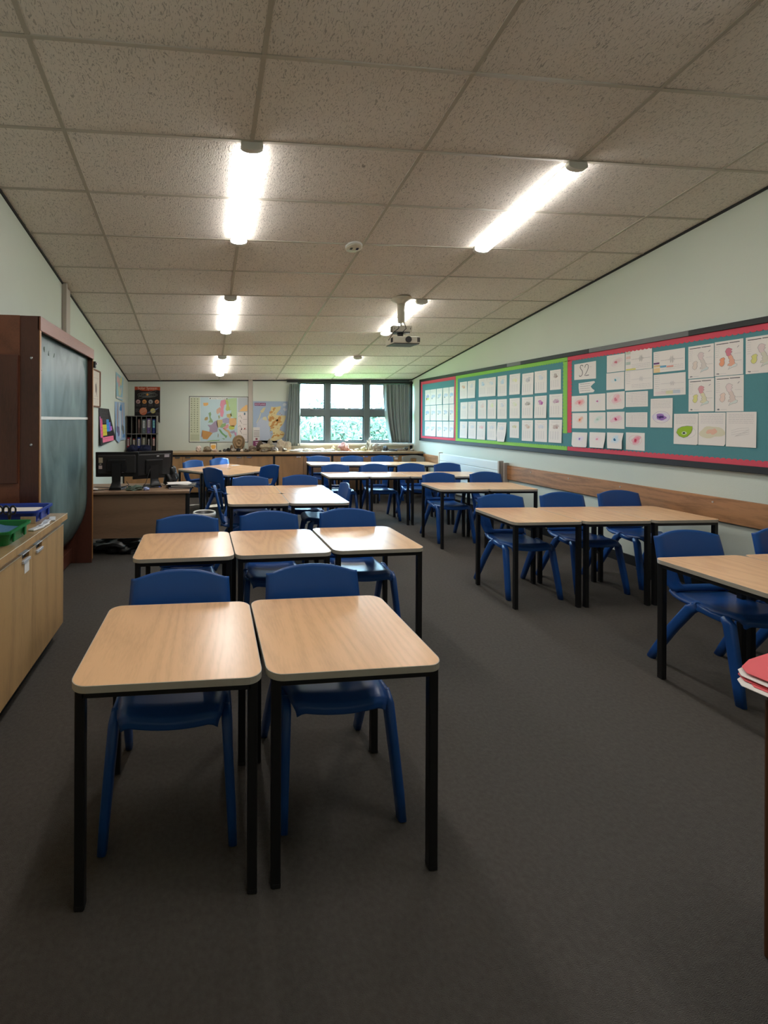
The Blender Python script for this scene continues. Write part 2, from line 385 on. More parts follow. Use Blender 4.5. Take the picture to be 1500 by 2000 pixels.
# ---------------------------------------------------------------- window
wz1 = czf(WX0, YB)+.012
mb = MB(); yf0, yf1 = YB+.0, YB+.07
F = M['winframe']
cols = [(WX0, 2.04), (2.585, 2.71), (3.455, 3.59), (4.46, WX1)]
for a, b in cols: mb.box(a, b, yf0, yf1, WZ0, wz1, F, .004, 1)
for a, b in ((WZ0, 1.075), (1.615, 1.765), (2.315, wz1+.02)): mb.box(WX0, WX1, yf0+.006, yf1-.006, a, b, F, .004, 1)
win = struct(mb.build('window_1'))
openings = [(2.04, 2.585), (2.71, 3.455), (3.59, 4.46)]
for (a, b) in openings:
    for (c, d) in ((1.075, 1.615), (1.765, 2.315)):
        s = MB(); t = .018
        for q in ((a, a+t, c, d), (b-t, b, c, d), (a, b, c, c+t), (a, b, d-t, d)): s.box(q[0], q[1], YB+.02, YB+.055, q[2], q[3], M['blackgap'], .002, 1)
        so = s.build('sash', win)
        MB().box(a+t, b-t, YB+.036, YB+.040, c+t, d-t, M['glass']).build('pane', so)
for (x, z) in ((2.31, 1.09), (3.08, 1.09), (2.31, 1.775), (3.08, 1.775)):
    h = MB(); h.box(x-.04, x+.02, YB-.012, YB+.02, z-.012, z+.006, M['white'], .003)
    h.sweep([(x-.01, YB-.02, z), (x+.03, YB-.03, z+.02), (x+.08, YB-.035, z+.045)], [(.014, .012)]*3, M['white']); h.build('window_handle', win)
struct(MB().box(WX0-.01, XR, YB-.09, YB+.0, .985, WZ0, M['white'], .004).build('window_2'))
struct(MB().box(WX0-.2, XR, YB-.015, YB, .885, .985, M['cream']).build('trim_11'))
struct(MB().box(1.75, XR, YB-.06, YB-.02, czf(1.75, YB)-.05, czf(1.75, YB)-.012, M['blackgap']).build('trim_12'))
struct(MB().box(4.50, XR, YB-.03, YB, .9, 2.39, M['blackgap']).build('trim_13'))
def curtain(name, xt0, xt1, xb0, xb1, zt, zb, label, waves, seed, mid=0):
    rnd = random.Random(seed); ph = [rnd.random()*6 for _ in range(6)]
    def fn(u, v):
        t = (u+1)/2; g = 1-v            # v=0 bottom
        k = v
        x0 = xb0+(xt0-xb0)*k; x1 = xb1+(xt1-xb1)*k
        x1 += mid*math.sin(PI*v)*.0; x0 += mid*math.sin(PI*(1-v))
        x = x0+(x1-x0)*(t+.012*math.sin(t*22+ph[0]))
        amp = .040*(.55+.45*math.sin(3*t+ph[1]))*(1+.35*g)
        y = YB-.075+amp*math.sin(2*PI*waves*t+ph[2]+.5*math.sin(4*g+ph[3]))+.008*math.sin(2*PI*waves*2.3*t+ph[4]+g*2)
        return (x, y, zb+(zt-zb)*v)
    mb = MB(); mb.shell(fn, 90, 14, .002, M['curtain']); o = mb.build(name); return setp(o, label, 'curtain', 'window curtains')
curtain('curtain', 1.80, 2.03, 1.69, 2.06, 2.29, .978, 'grey curtain drawn to the left side of the window, beside the pale blue map', 5, 3)
curtain('curtain', 3.86, 4.47, 4.02, 4.47, 2.31, 1.035, 'grey curtain gathered at the right side of the window by the corner', 7, 9, mid=-.03)

# ---------------------------------------------------------------- fluorescent ceiling lights
lampm = bpy.data.materials.new('lit_diffuser'); lampm.use_nodes = True
b = lampm.node_tree.nodes['Principled BSDF']; b.inputs['Base Color'].default_value = (.9, .9, .88, 1); b.inputs['Emission Color'].default_value = (1, .972, .94, 1); b.inputs['Emission Strength'].default_value = LAMP
def make_light(side, x, y0, label):
    sl = math.atan(.1613); L_ = 1.2
    T = Matrix.Translation((x, y0, czf(x, y0))) @ Matrix.Rotation(-sl, 4, 'X')
    root = empty('ceiling_light', (x, y0, czf(x, y0)), 0, label, 'ceiling light', 'fluorescent batten lights')
    root.rotation_euler.x = -sl
    mb = MB(); mb.box(-.066, .066, .03, L_-.03, -.034, -.004, M['white'], .003, 1); mb.build('batten', root)
    mb = MB()
    prof = [(.073*math.cos(a), -.034-.027*math.sin(a)) for a in [-.05+(PI+.1)*k/14 for k in range(15)]]
    R = []
    for y in (.035, L_-.035): R.append([mb.bm.verts.new((px_, y, pz)) for px_, pz in prof])
    fs = [mb.bm.faces.new((R[0][i], R[0][i+1], R[1][i+1], R[1][i])) for i in range(14)]
    for f in fs: f.smooth = True
    mb._fin(fs, lampm); mb.build('diffuser', root)
    for yy, d in ((0, .035), (L_-.035, .035)):
        mb = MB(); p2 = [(.076*math.cos(a), -.034-.031*math.sin(a)) for a in [PI*k/14 for k in range(15)]]+[(-.072, -.004), (.072, -.004)]
        mb.prism(p2, 0, d, M['white'], Matrix.Translation((0, yy+d, 0)) @ Matrix.Rotation(PI/2, 4, 'X')); mb.build('end_cap', root)
for i, j in enumerate((1, 5, 9)):
    wh = ('nearest', 'middle', 'farthest')[i]
    make_light('l', .3134, 2.397+.5923*j, '%s lit fluorescent tube light of the left-hand ceiling line' % wh)
    make_light('r', 2.7134, 2.397+.5923*j, '%s lit fluorescent tube light of the right-hand ceiling line' % wh)

for x_, n_ in ((.3134, 'left-hand'), (2.7134, 'right-hand')): make_light('b', x_, 2.397-3*.5923, 'added unseen fill tube light overhead behind the viewer, %s line' % n_)  # unseen pair, added to brighten the foreground
# smoke detector, projector
x, y = 1.43, 4.20; z = czf(x, y)
r = empty('smoke_detector', (x, y, z), 0, 'round white detector on the ceiling between the light lines', 'smoke detector'); r.rotation_euler.x = -math.atan(.1613)
MB().lathe([(.080, 0), (.082, -.012), (.074, -.020)], (0, 0, 0), M['white']).build('base', r)
MB().lathe([(.078, -.020), (.080, -.028), (.068, -.036), (.02, -.038)], (0, 0, 0), M['cream']).build('cover', r)
MB().box(-.040, -.015, -.02, .012, -.041, -.034, M['dblack'], .002).build('grille', r)
MB().box(.02, .045, -.02, .012, -.041, -.034, M['navy'], .002).build('lens', r)
x, y = 2.44, 5.36; z = czf(x, y)
r = empty('projector', (x, y, z), 0, 'cream ceiling projector hanging on a white pole', 'projector')
mb = MB(); mb.lathe([(.12, .01), (.125, -.012), (.105, -.03), (.055, -.055), (.05, -.07)], (0, 0, 0), M['cream']); mb.build('mounting_plate', r)
MB().cyl((0, 0, -.06), (0, 0, -.30), .046, M['cream'], r1=.044, n=24).build('pole', r)
mb = MB(); mb.box(-.125, .125, -.04, -.037, -.42, -.345, M['cream'], .001, 1); mb.box(-.125, .125, .037, .04, -.42, -.345, M['cream'], .001, 1); mb.box(-.125, .125, -.04, .04, -.348, -.345, M['cream'])
mb.cyl((0, 0, -.30), (0, 0, -.35), .012, M['chrome']); mb.box(-.105, -.10, -.042, -.03, -.39, -.37, M['dblack']); mb.box(.1, .107, -.042, -.03, -.39, -.37, M['dblack']); mb.build('bracket_box', r)
mb = MB(); mb.prism([(-.115, -.05), (.09, -.06), (.105, 0), (.06, .07), (-.08, .07)], -.435, -.422, M['black']); mb.cyl((-.01, 0, -.475), (-.01, 0, -.43), .032, M['black'], r1=.042)
for a, b_ in ((-.09, -.08), (.10, -.05), (-.08, .09), (.09, .09)): mb.sweep([(-.01, 0, -.472), (a, b_, -.487)], [(.014, .008)]*2, M['black'])
mb.build('spider_mount', r)
mb = MB(); mb.box(-.15, .19, -.13, .13, -.575, -.49, M['cream'], .014, 3)
bo = mb.build('housing', r)
MB().box(-.15+.008, .19-.008, -.122, .122, -.582, -.573, M['dblack'], .003).build('base_plate', bo)
mb = MB(); mb.cyl((.035, -.11, -.53), (.035, -.142, -.53), .038, M['black'], n=24); mb.build('lens', bo)
mb = MB()
for k in range(5): mb.box(-.1535, -.148, -.10+k*.012, -.094+k*.012, -.56, -.505, M['black'])
for k in range(6): mb.box(.150+k*.006, .153+k*.006, -.1335, -.127, -.56, -.505, M['black'])
mb.build('vents', bo)
MB().tube([(-.02, -.02, -.29), (-.045, -.03, -.33), (-.05, -.045, -.38), (-.12, -.06, -.43), (-.14, -.04, -.47), (-.155, .02, -.52)], .004, M['black']).build('cable', r)
MB().tube([(.02, -.02, -.29), (.03, -.04, -.33), (.045, -.05, -.38), (-.01, -.06, -.43)], .004, M['black']).build('cable', r)

# ---------------------------------------------------------------- school table and chair prototypes
TW = .609
def rrect(x0, x1, y0, y1, r, n=7):
    P = []
    for cx, cy, a0 in ((x1-r, y1-r, 0), (x0+r, y1-r, PI/2), (x0+r, y0+r, PI), (x1-r, y0+r, 1.5*PI)):
        for k in range(n+1): a = a0+PI/2*k/n; P.append((cx+r*math.cos(a), cy+r*math.sin(a)))
    return P
def make_table():
    t = empty('school_table')
    h = TW/2-.0015
    MB().prism(rrect(-h+.002, h-.002, -h+.002, h-.002, .053), .689, .711, M['top']).build('tabletop', t, bevel=.001)
    mb = MB(); o_ = rrect(-h, h, -h, h, .055); i_ = rrect(-h+.004, h-.004, -h+.004, h-.004, .051)
    n = len(o_); ra = [mb.bm.verts.new((x, y, z)) for z in (.688, .7105) for x, y in o_]; rb = [mb.bm.verts.new((x, y, z)) for z in (.688, .7105) for x, y in i_]
    fs = []
    for k in range(n):
        k2 = (k+1) % n
        fs += [mb.bm.faces.new((ra[k], ra[k2], ra[n+k2], ra[n+k])), mb.bm.faces.new((rb[k2], rb[k], rb[n+k], rb[n+k2])), mb.bm.faces.new((ra[n+k], ra[n+k2], rb[n+k2], rb[n+k])), mb.bm.faces.new((ra[k2], ra[k], rb[k], rb[k2]))]
    mb._fin(fs, M['edge']); mb.build('edging', t)
    q = h-.016; mb = MB()
    for sx in (-1, 1):
        mb.box(sx*q-sx*.025, sx*q, -q+.02, q-.02, .662, .689, M['steel'], .003, 1)
        mb.box(-q+.02, q-.02, sx*q-sx*.025, sx*q, .662, .689, M['steel'], .003, 1)
    mb.build('frame', t)
    for sx in (-1, 1):
        for sy in (-1, 1):
            mb = MB(); x = sx*(q-.016); y = sy*(q-.016); mb.box(x-.016, x+.016, y-.016, y+.016, .012, .688, M['steel'], .004, 2)
            lg = mb.build('leg', t)
            MB().box(x-.0163, x+.0163, y-.0163, y+.0163, 0, .018, M['black'], .003, 1).build('foot_cap', lg)
    return t
def make_chair(bm_, name='school_chair', handle=False):
    t = empty(name)
    prof = [(-.238, .418), (-.236, .440), (-.222, .456), (-.19, .463), (-.10, .456), (0, .449), (.10, .449), (.155, .456), (.185, .474)]
    hw = [.175, .180, .190, .198, .212, .214, .205, .194, .186]
    def lin(v, A):
        f = v*(len(A)-1); i = min(int(f), len(A)-2); k = f-i; return A[i]*(1-k)+A[i+1]*k
    def seat(u, v):
        y = lin(v, [p[0] for p in prof]); z = lin(v, [p[1] for p in prof]); w = lin(v, hw)
        ed = max(0, abs(u)-.8)/.2
        return (u*w, y-.014*(1-u*u)*(1 if v < .3 else 0), z+.012*u*u*(1-ed*1.3)*(0.4+v)-.006*(1-u*u)*(v < .3)-.012*ed*ed)
    MB().shell(seat, 20, 32, .014, bm_).build('seat', t)
    def back(u, v):
        z = .462+(.36)*v; 
        w = .186+(.040)*min(1, v/.38)-.006*max(0, (v-.6)/.4)
        zt = z-.036*(abs(u)**2.2)*max(0, (v-.55)/.45)**1.5
        y = .178+.092*(v**.9)-.034*u*u*(.35+.65*v)
        if v < .12: y -= .02*(1-v/.12)
        ee = max(0, abs(u)-.88)/.12; y += .02*ee*ee
        return (u*w, y, zt)
    if handle: hole = lambda u, v: (abs(u) < .60 and .10 < v < .36) or (abs(u) < .26 and .62 < v < .80)
    else: hole = lambda u, v: abs(u) < .58 and .09 < v < .36
    MB().shell(back, 24, 22, -.013, bm_, skip=hole).build('backrest', t)
    for sx in (-1, 1):
        mb = MB(); x = sx*.204
        mb.sweep([(x, -.175, .425), (x*1.01, -.09, .424), (x, .01, .438)], [(.038, .046), (.034, .036), (.038, .046)], bm_); mb.build('side_rail', t)
        mb = MB(); mb.sweep([(x, -.155, .438), (x*1.02, -.185, .405), (x*1.06, -.212, .27), (x*1.11, -.245, .10), (x*1.13, -.262, .0)], [(.038, .040), (.039, .058), (.037, .056), (.035, .050), (.032, .044)], bm_); mb.build('leg', t)
        mb = MB(); mb.sweep([(x, -.02, .445), (x*1.02, .03, .405), (x*1.08, .118, .26), (x*1.13, .215, .08), (x*1.15, .256, .0)], [(.038, .040), (.039, .056), (.037, .054), (.035, .048), (.032, .042)], bm_); mb.build('leg', t)
    return t
table0 = make_table(); chair0 = make_chair(M['blue'])
used = {}
def proto(k, src):
    if k not in used: used[k] = 1; return src
    return copy_tree(src)
def table(x, y, rz, label, group):
    """x,y = near-left corner"""
    o = proto('t', table0); c, s = math.cos(rz), math.sin(rz); h = TW/2
    o.location = (x+c*h-s*h, y+s*h+c*h, 0); o.rotation_euler.z = rz; o['label'] = label; o['category'] = 'table'; o['group'] = group; return o
def chair(x, y, rz, label, group, src=None):
    """x,y = point under the middle of the backrest top"""
    o = proto('c', chair0) if src is None else src
    o.location = (x+math.sin(rz)*.27, y-math.cos(rz)*.27, 0); o.rotation_euler.z = rz; o['label'] = label; o['category'] = 'chair'; o['group'] = group; return o
R = math.radians
def row(x, y, rz, labels, group):
    for i, l in enumerate(labels):
        table(x+math.cos(rz)*i*TW, y+math.sin(rz)*i*TW, rz, l, group)
row(-.414, 1.44, -.022, ['square beech-topped school table, nearest on the left, with black legs'], 'front pair of school tables')
row(.207, 1.435, -.008, ['square beech-topped school table, right one of the nearest pair'], 'front pair of school tables')
row(-.417, 2.702, .009, ['school table at the left end of the second row, near the teacher desk'], 'second row of three tables')
row(.195, 2.712, .009, ['school table in the middle of the second row of three'], 'second row of three tables')
row(.817, 2.741, .006, ['school table at the right end of the second row, beside the aisle'], 'second row of three tables')
gx, gy, ga = .237, 4.363, -.030
for j, nm in enumerate(('near', 'far')):
    for i, nn in enumerate(('left', 'right')):
        c, s = math.cos(ga), math.sin(ga)
        table(gx+c*i*TW-s*j*TW, gy+s*i*TW+c*j*TW, ga, '%s %s school table of the block of four in the middle of the room' % (nm, nn), 'block of four tables')
gx, gy, ga = .36, 6.64, R(41)
for j, nm in enumerate(('near', 'far')):
    for i, nn in enumerate(('right', 'left')):
        c, s = math.cos(ga), math.sin(ga)
        k = (('nearest', 'right-hand'), ('left-hand', 'farthest'))[j][i]
        table(gx+c*i*TW-s*j*TW, gy+s*i*TW+c*j*TW, ga, '%s school table of the angled block turned cornerwise before the far cupboards' % k, 'angled block of tables')
row(2.68, 1.80, -.01, ['school table at the left end of the nearest right-hand row, cut by the photo edge', 'second school table of the nearest right-hand row, at the photo edge', 'third school table of the nearest right-hand row, next to the wooden rail'], 'nearest right-hand row of tables')
row(2.489, 3.352, -.045, ['left table of the right-hand row of three under the S2 display', 'middle table of the right-hand row of three under the S2 display', 'right table of the row of three under the S2 display, touching the wall side'], 'right-hand row of three tables')
row(2.79, 5.03, -.07, ['left table of the pair in front of the radiator', 'right table of the pair in front of the radiator'], 'pair of tables by the radiator')
row(1.786, 6.30, -.055, ['leftmost table of the four-table row before the far row, with window glare', 'second from left table of the four-table row before the far row', 'third from left table of the four-table row before the far row', 'rightmost table of the four-table row before the far row, beside the radiator'], 'four-table row')
row(1.94, 8.02, -.075, ['leftmost table of the farthest row by the window cupboards', 'second from left table of the farthest row by the window cupboards', 'third from left table of the farthest row by the window cupboards', 'rightmost table of the farthest row, in front of the grey chair'], 'farthest row of tables')
CH = 'blue plastic school chair '
chair(-.104, 2.172, -.03, CH+'at the nearest left table', 'blue chairs at the front pair')
chair(.531, 2.186, .0, CH+'at the right table of the nearest pair', 'blue chairs at the front pair')
chair(-.116, 3.424, .0, CH+'at the left table of the second row', 'blue chairs of the second row')
chair(.507, 3.494, .0, CH+'at the middle table of the second row', 'blue chairs of the second row')
chair(1.15, 3.532, -.03, CH+'at the right table of the second row', 'blue chairs of the second row')
chair(.588, 5.67, -.04, CH+'behind the left side of the block of four tables', 'blue chairs at the block of four')
chair(1.237, 5.72, -.04, CH+'behind the right side of the block of four tables', 'blue chairs at the block of four')
chair(.10, 4.83, R(90), CH+'at the left end of the block of four tables, facing right', 'blue chairs at the block of four')
chair(1.62, 4.93, R(-94), CH+'at the right end of the block of four tables, facing left', 'blue chairs at the block of four')
chair(-.20, 7.95, R(41), CH+'at the far left of the angled tables, beside the monitors', 'blue chairs at the angled block')
chair(.27, 8.38, R(38), CH+'behind the angled tables, closest to the far cupboards', 'blue chairs at the angled block')
chair(.11, 6.68, R(128), 'blue school chair showing its back, on the near side of the angled tables', 'blue chairs at the angled block')
chair(1.06, 7.02, R(-139), CH+'at the right corner of the angled tables, seen from behind', 'blue chairs at the angled block')
for i, (x, y, rz) in enumerate([(3.13, 2.60, -.06), (3.87, 2.60, -.06)]):
    chair(x, y, rz, CH+('at the left table of the nearest right-hand row', 'at the photo edge in the nearest right-hand row')[i], 'blue chairs of the nearest right-hand row')
for i, (x, y, rz) in enumerate([(2.855, 4.07, -.07), (3.54, 4.11, -.07), (4.22, 4.16, -.05)]):
    chair(x, y, rz, CH+'at the %s table under the S2 display' % ('left', 'middle', 'right')[i], 'blue chairs under the display board')
for i, (x, y, rz) in enumerate([(3.17, 5.80, -.06), (3.88, 5.84, -.06)]):
    chair(x, y, rz, CH+'at the %s table of the pair by the radiator' % ('left', 'right')[i], 'blue chairs by the radiator')
for i, (x, y, rz) in enumerate([(2.10, 7.05, -.05), (2.75, 7.06, -.03), (3.40, 7.10, -.06), (4.05, 7.13, -.06)]):
    chair(x, y, rz, CH+'%s in the four-chair row before the farthest row' % ('leftmost', 'second from left', 'third from left', 'rightmost')[i], 'blue chairs of the four-table row')
for i, (x, y, rz) in enumerate([(2.25, 8.70, -.04), (2.93, 8.68, -.04), (3.56, 8.69, -.06)]):
    chair(x, y, rz, CH+'%s in the farthest row by the cupboards' % ('leftmost', 'second', 'third')[i], 'blue chairs of the farthest row')
g = make_chair(M['greychair'], 'school_chair', True)
chair(4.22, 8.68, -.25, 'grey plastic school chair with a hand hole, in the far right corner', 'grey chair', g); del g['group']

# ---------------------------------------------------------------- far cupboards and worktop
YC = 8.86
setp(MB().box(XL, XR-.03, YC-.03, YB, .842, .885, M['oaktopx'], .003, 1).build('worktop'), 'long oak worktop running under the far window, covered in rocks', 'worktop')
divs = [-1.0, .194, 1.396, 2.586, 3.77]
names = ['left end of the far wall, behind the monitors', 'far wall, behind the angled tables', 'far wall, under the left edge of the window', 'far wall, under the middle of the window', 'far right corner, by the grey chair']
def cupboard(x0, x1, lbl, doors=2, tag=False):
    t = empty('low_cupboard', ((x0+x1)/2, YC, 0), 0, 'oak double-door low cupboard at the '+lbl, 'cupboard', 'low cupboards under the far worktop')
    w = (x1-x0)/2
    mb = MB(); mb.box(-w, w, .02, YB-YC-.002, .10, .84, M['oakh']); mb.build('body', t)
    MB().box(-w, w, .05, .08, 0, .10, M['blackgap']).build('plinth', t)
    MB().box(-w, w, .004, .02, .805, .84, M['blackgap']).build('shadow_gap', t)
    MB().box(w-.02, w, -.001, .02, .10, .84, M['blackgap']).build('stile', t); MB().box(-w, -w+.02, -.001, .02, .10, .84, M['blackgap']).build('stile', t)
    if doors == 2:
        for s in (-1, 1):
            a, b = (-w+.022, -.002) if s < 0 else (.002, w-.022)
            d = MB().box(a, b, -.002, .019, .11, .80, M['oakh'], .002, 1).build('door', t)
            MB().box(s*.10-.05, s*.10+.05, -.012, .002, .775, .797, M['chrome'], .002, 1).build('handle', d)
    else:
        d = MB().box(-w+.022, w-.022, -.002, .019, .11, .80, M['oakh'], .002, 1).build('door', t)
        MB().box(-w+.10, -w+.22, -.012, .002, .775, .797, M['chrome'], .002, 1).build('handle', d)
        MB().box(-w+.13, -w+.20, -.004, .0, .72, .765, M['paper']).build('card_label', d)
cupboard(XL+.01, -.98, 'far left corner, under the pigeonholes', 1)
xs = divs+[XR-.12]
for i in range(5):
    cupboard(xs[i]+.001, xs[i+1]-.001, names[i], 1 if i == 4 else 2)
setp(MB().box(XR-.115, XR-.034, YC-.028, YB, 0, .841, M['blackgap'], .003, 1).build('end_panel'), 'black end panel closing the far cupboards at the right wall', 'panel')

# ---------------------------------------------------------------- near-left cupboards with worktop
XC = -.965
setp(MB().box(XL, -.945, -1.5, 3.29, .832, .875, M['oaktop'], .002, 1).build('worktop'), 'oak-edged worktop at the left wall holding the plastic trays', 'worktop')
setp(MB().box(-.9452, -.9435, -1.5, 3.29, .835, .874, M['oak']).box(-.9447, -.9430, -1.5, 3.29, .8735, .8762, M['pale']).build('worktop_edging'), 'pale oak strip with a painted highlight line along the edge of the left worktop', 'edging')  # oak edging, plus a thin pale line painting the edge highlight
def leftcup(y0, y1, lbl, tag):
    t = empty('low_cupboard', (XC, (y0+y1)/2, 0), 0, 'pale oak double-door low cupboard '+lbl, 'cupboard', 'low cupboards at the left wall')
    w = (y1-y0)/2
    MB().box(XL-XC+.002, -.02, -w, w, .12, .831, M['oak']).build('body', t)
    MB().box(XL-XC+.02, -.07, -w, w, 0, .12, M['blackgap']).build('plinth', t)
    for s in (-1, 1):
        a, b = (-w+.002, -.001) if s < 0 else (.001, w-.002)
        # door with a notch cut in its top edge for the pull
        hy = s*.10; P = [(a, .12), (b, .12), (b, .80)]
        n0, n1 = hy-.05, hy+.05
        P += [(n1, .80), (n1, .765), (n0, .765), (n0, .80), (a, .80)]
        mb = MB(); mb.box(-.003, .0006, a, n0, .7985, .802, M['pale']); mb.box(-.003, .0006, n1, b, .7985, .802, M['pale']); mb.prism(P, -.018, 0, M['oak'], Matrix(((0, 0, 1, 0), (1, 0, 0, 0), (0, 1, 0, 0), (0, 0, 0, 1)))); d = mb.build('door', t)  # pale strips paint a highlight along the door's top edge
        mb = MB(); mb.box(-.022, .004, n0, n1, .797, .803, M['pull'], .001, 1); mb.box(-.004, .010, n0, n1, .752, .767, M['pull'], .001, 1); mb.box(-.022, -.018, n0, n1, .767, .80, M['black']); mb.build('handle', d)
        if tag and s < 0: MB().box(.0005, .0025, hy-.02, hy+.045, .69, .752, M['paper']).build('card_label', d)
leftcup(2.13, 3.275, 'nearest the chalkboard, with a blank card label', True); leftcup(.98, 2.126, 'second from the chalkboard', False); leftcup(-.17, .976, 'third from the chalkboard, beside the viewer', False); leftcup(-1.32, -.174, 'behind the viewer at the left wall', False)
# trays on it
def tray(x0, x1, y0, y1, z, h, m, name, label):
    t = empty(name, ((x0+x1)/2, (y0+y1)/2, z), 0, label, 'tray', 'plastic storage trays')
    w, d = (x1-x0)/2, (y1-y0)/2; mb = MB(); 
    o0 = rrect(-w+.02, w-.02, -d+.02, d-.02, .03, 4); o1 = rrect(-w+.006, w-.006, -d+.006, d-.006, .03, 4); i1 = rrect(-w+.010, w-.010, -d+.010, d-.010, .028, 4); i0 = rrect(-w+.024, w-.024, -d+.024, d-.024, .028, 4)
    rings = [[mb.bm.verts.new((x, y, zz)) for x, y in pts] for pts, zz in ((o0, 0), (o1, h), (i1, h), (i0, .004))]; n = len(o0); fs = [mb.bm.faces.new(rings[0][::-1]), mb.bm.faces.new(rings[3])]
    for a, b in zip(rings[:-1], rings[1:]):
        for i in range(n): fs.append(mb.bm.faces.new((a[i], a[(i+1) % n], b[(i+1) % n], b[i])))
    mb._fin(fs, m); mb.build('body', t)
    mb = MB(); O = rrect(-w-.006, w+.006, -d-.006, d+.006, .03, 4); I = rrect(-w+.010, w-.010, -d+.010, d-.010, .028, 4)
    ra = [[mb.bm.verts.new((x, y, zz)) for x, y in pts] for pts, zz in ((I, h), (O, h+.002), (O, h-.012), (I, h-.012))]; fs = []
    for q in range(4):
        a, b = ra[q], ra[(q+1) % 4]
        for i in range(n): fs.append(mb.bm.faces.new((a[i], a[(i+1) % n], b[(i+1) % n], b[i])))
    mb._fin(fs, m); mb.build('rim', t)
    for s in (-1, 1):
        for yy in (-.5, .5): MB().box(w*s-.012 if s > 0 else -w+.001, w-.001 if s > 0 else -w+.012, yy*d-.012, yy*d+.012, .01, h-.01, m, .003, 1).build('rib', t)
    return t
tray(-1.46, -1.035, 2.99, 3.265, .8755, .075, M['bluetray'], 'storage_tray', 'blue plastic tray of paper at the chalkboard end of the left worktop')
tray(-1.40, -.985, 2.44, 2.735, .8755, .075, M['greentray'], 'storage_tray', 'green plastic tray holding blue folders on the left worktop')
mb = MB()
for k in range(7):
    mb.box(-.16, .16, -.10, .10, .002*k, .002*k+.0018, M['paper'], mtx=Matrix.Translation((-1.25, 3.13, .918)) @ Matrix.Rotation(.03*(k % 3-1), 4, 'Z'))
setp(mb.build('paper_stack'), 'stack of white paper inside the blue tray', 'paper')
for k, (a, xx) in enumerate(((.05, -1.20), (-.12, -1.24))):
    mb = MB(); mb.box(-.17, .17, -.11, .11, 0, .012, M['bluefold'], .003, 1, Matrix.Translation((xx, 2.60, .925+.022*k)) @ Matrix.Rotation(a, 4, 'Z') @ Matrix.Rotation(.10+.12*k, 4, 'Y'))
    setp(mb.build('folder'), ('lower blue folder lying in the green tray', 'upper blue folder propped on top in the green tray')[k], 'folder', 'blue folders')
MB_ = MB(); MB_.box(-1.30, -1.12, 2.99-.135, 2.99-.06, .8755, .895, wood('beech_block', (190, 150, 105)), .003); setp(MB_.build('scissors_block'), 'small wooden block that holds the scissors upright, beside the blue tray', 'block')
def scissors(x, y, col, label, ang):
    t = empty('scissors', (x, y, .8955), ang, label, 'scissors', 'scissors in the block')
    mb = MB(); mb.prism([(-.010, 0), (.010, 0), (.005, .045), (-.005, .045)], -.002, .002, M['chrome'], Matrix.Rotation(PI/2, 4, 'X')); mb.build('blades', t)
    for s in (-1, 1):
        mb = MB(); P = []
        for k in range(17): a = 2*PI*k/16; P.append((s*.021+.017*math.cos(a), 0, .085+.024*math.sin(a)))
        mb.tube(P, .0055, col); mb.tube([(0, 0, .03), (s*.004, 0, .05), (s*.012, 0, .066)], .007, col); mb.build('handle', t)
scissors(-1.245, 2.89, M['black'], 'left pair of black-handled scissors standing in the block', .2)
scissors(-1.165, 2.89, M['black'], 'right pair of black-handled scissors standing in the block', -.15)
scissors(-1.29, 2.872, mat('red_plastic', (205, 40, 52), .35), 'red-handled scissors at the left edge of the block', .5)
setp(MB().box(-1.135, -1.045, 2.975, 2.978, .8755, .92, mat('kraft_label', (176, 158, 128), .7, var=.25, scale=60), mtx=None).build('card_label'), 'small brown printed card leaning on the blue tray', 'card')
mb = MB(); clear = mat('clear_plastic_sleeve', (214, 218, 222), .15, .6)
for k in range(4): mb.box(-.02, .02, -.05, .05, 0, .012, clear, .003, 1, Matrix.Translation((-.985+.008*(k % 2), 2.82+.085*k, .8755)) @ Matrix.Rotation(.2*(k-1.5), 4, 'Z'))
setp(mb.build('plastic_sleeves'), 'crumpled clear plastic sleeves between the trays and the worktop edge', 'plastic sleeves')

# ---------------------------------------------------------------- roller chalkboard
t = empty('roller_chalkboard', (-1.36, 4.2, 0), 0, 'tall mahogany roller chalkboard cabinet against the left wall', 'chalkboard')
def P2(mb, name, par=t): o = mb.build(name, par); o.location = (1.36, -4.2, 0); return o
y0, y1, x1, x0, zt = 3.415, 5.01, -1.18, XL+.003, 2.275
mb = MB(); mb.box(x0, x1, y0, y0+.03, 0, zt, M['mahog'], .002, 1); sp = P2(mb, 'side_panel')
def PS(mb, name, par): return mb.build(name, par)
PS(MB().box(x0+.0, -1.31, y0-.006, y0, 0, zt, M['mahogy']), 'lighter_strip', sp)
PS(MB().box(-1.46, -1.315, y0-.03, y0-.005, 1.07, 1.99, M['mahog'], .006, 2), 'raised_cover', sp)
for z in (1.97, 1.345):
    PS(MB().lathe([(.012, 0), (.012, .004), (.006, .009), (.001, .010)], (0, 0, 0), M['chrome'], 16), 'screw_cap', sp)
    s_ = sp.children[-1]; s_.rotation_euler.x = PI/2; s_.location = (-1.232, y0, z)
P2(MB().box(x0, x1, y1-.03, y1, 0, zt, M['mahog'], .002, 1), 'side_panel')
P2(MB().box(x1, x1+.006, y0, y0+.03, .04, zt-.10, M['tan'], .001, 1), 'edge_strip'); P2(MB().box(x1, x1+.006, y1-.03, y1, .04, zt-.10, M['tan'], .001, 1), 'edge_strip')
P2(MB().box(x1-.012, x1+.010, y0, y1, zt-.105, zt, M['mahogy'], .003, 1), 'fascia')
P2(MB().box(x0, x1, y0+.03, y1-.03, zt-.03, zt, M['mahog']), 'top_panel')
P2(MB().box(x0, x1-.20, y0+.03, y1-.03, .02, .16, M['mahog'], .003, 1), 'base_box')
P2(MB().box(x1-.202, x1-.195, 4.30, 4.42, .10, .115, M['chrome']), 'base_handle')
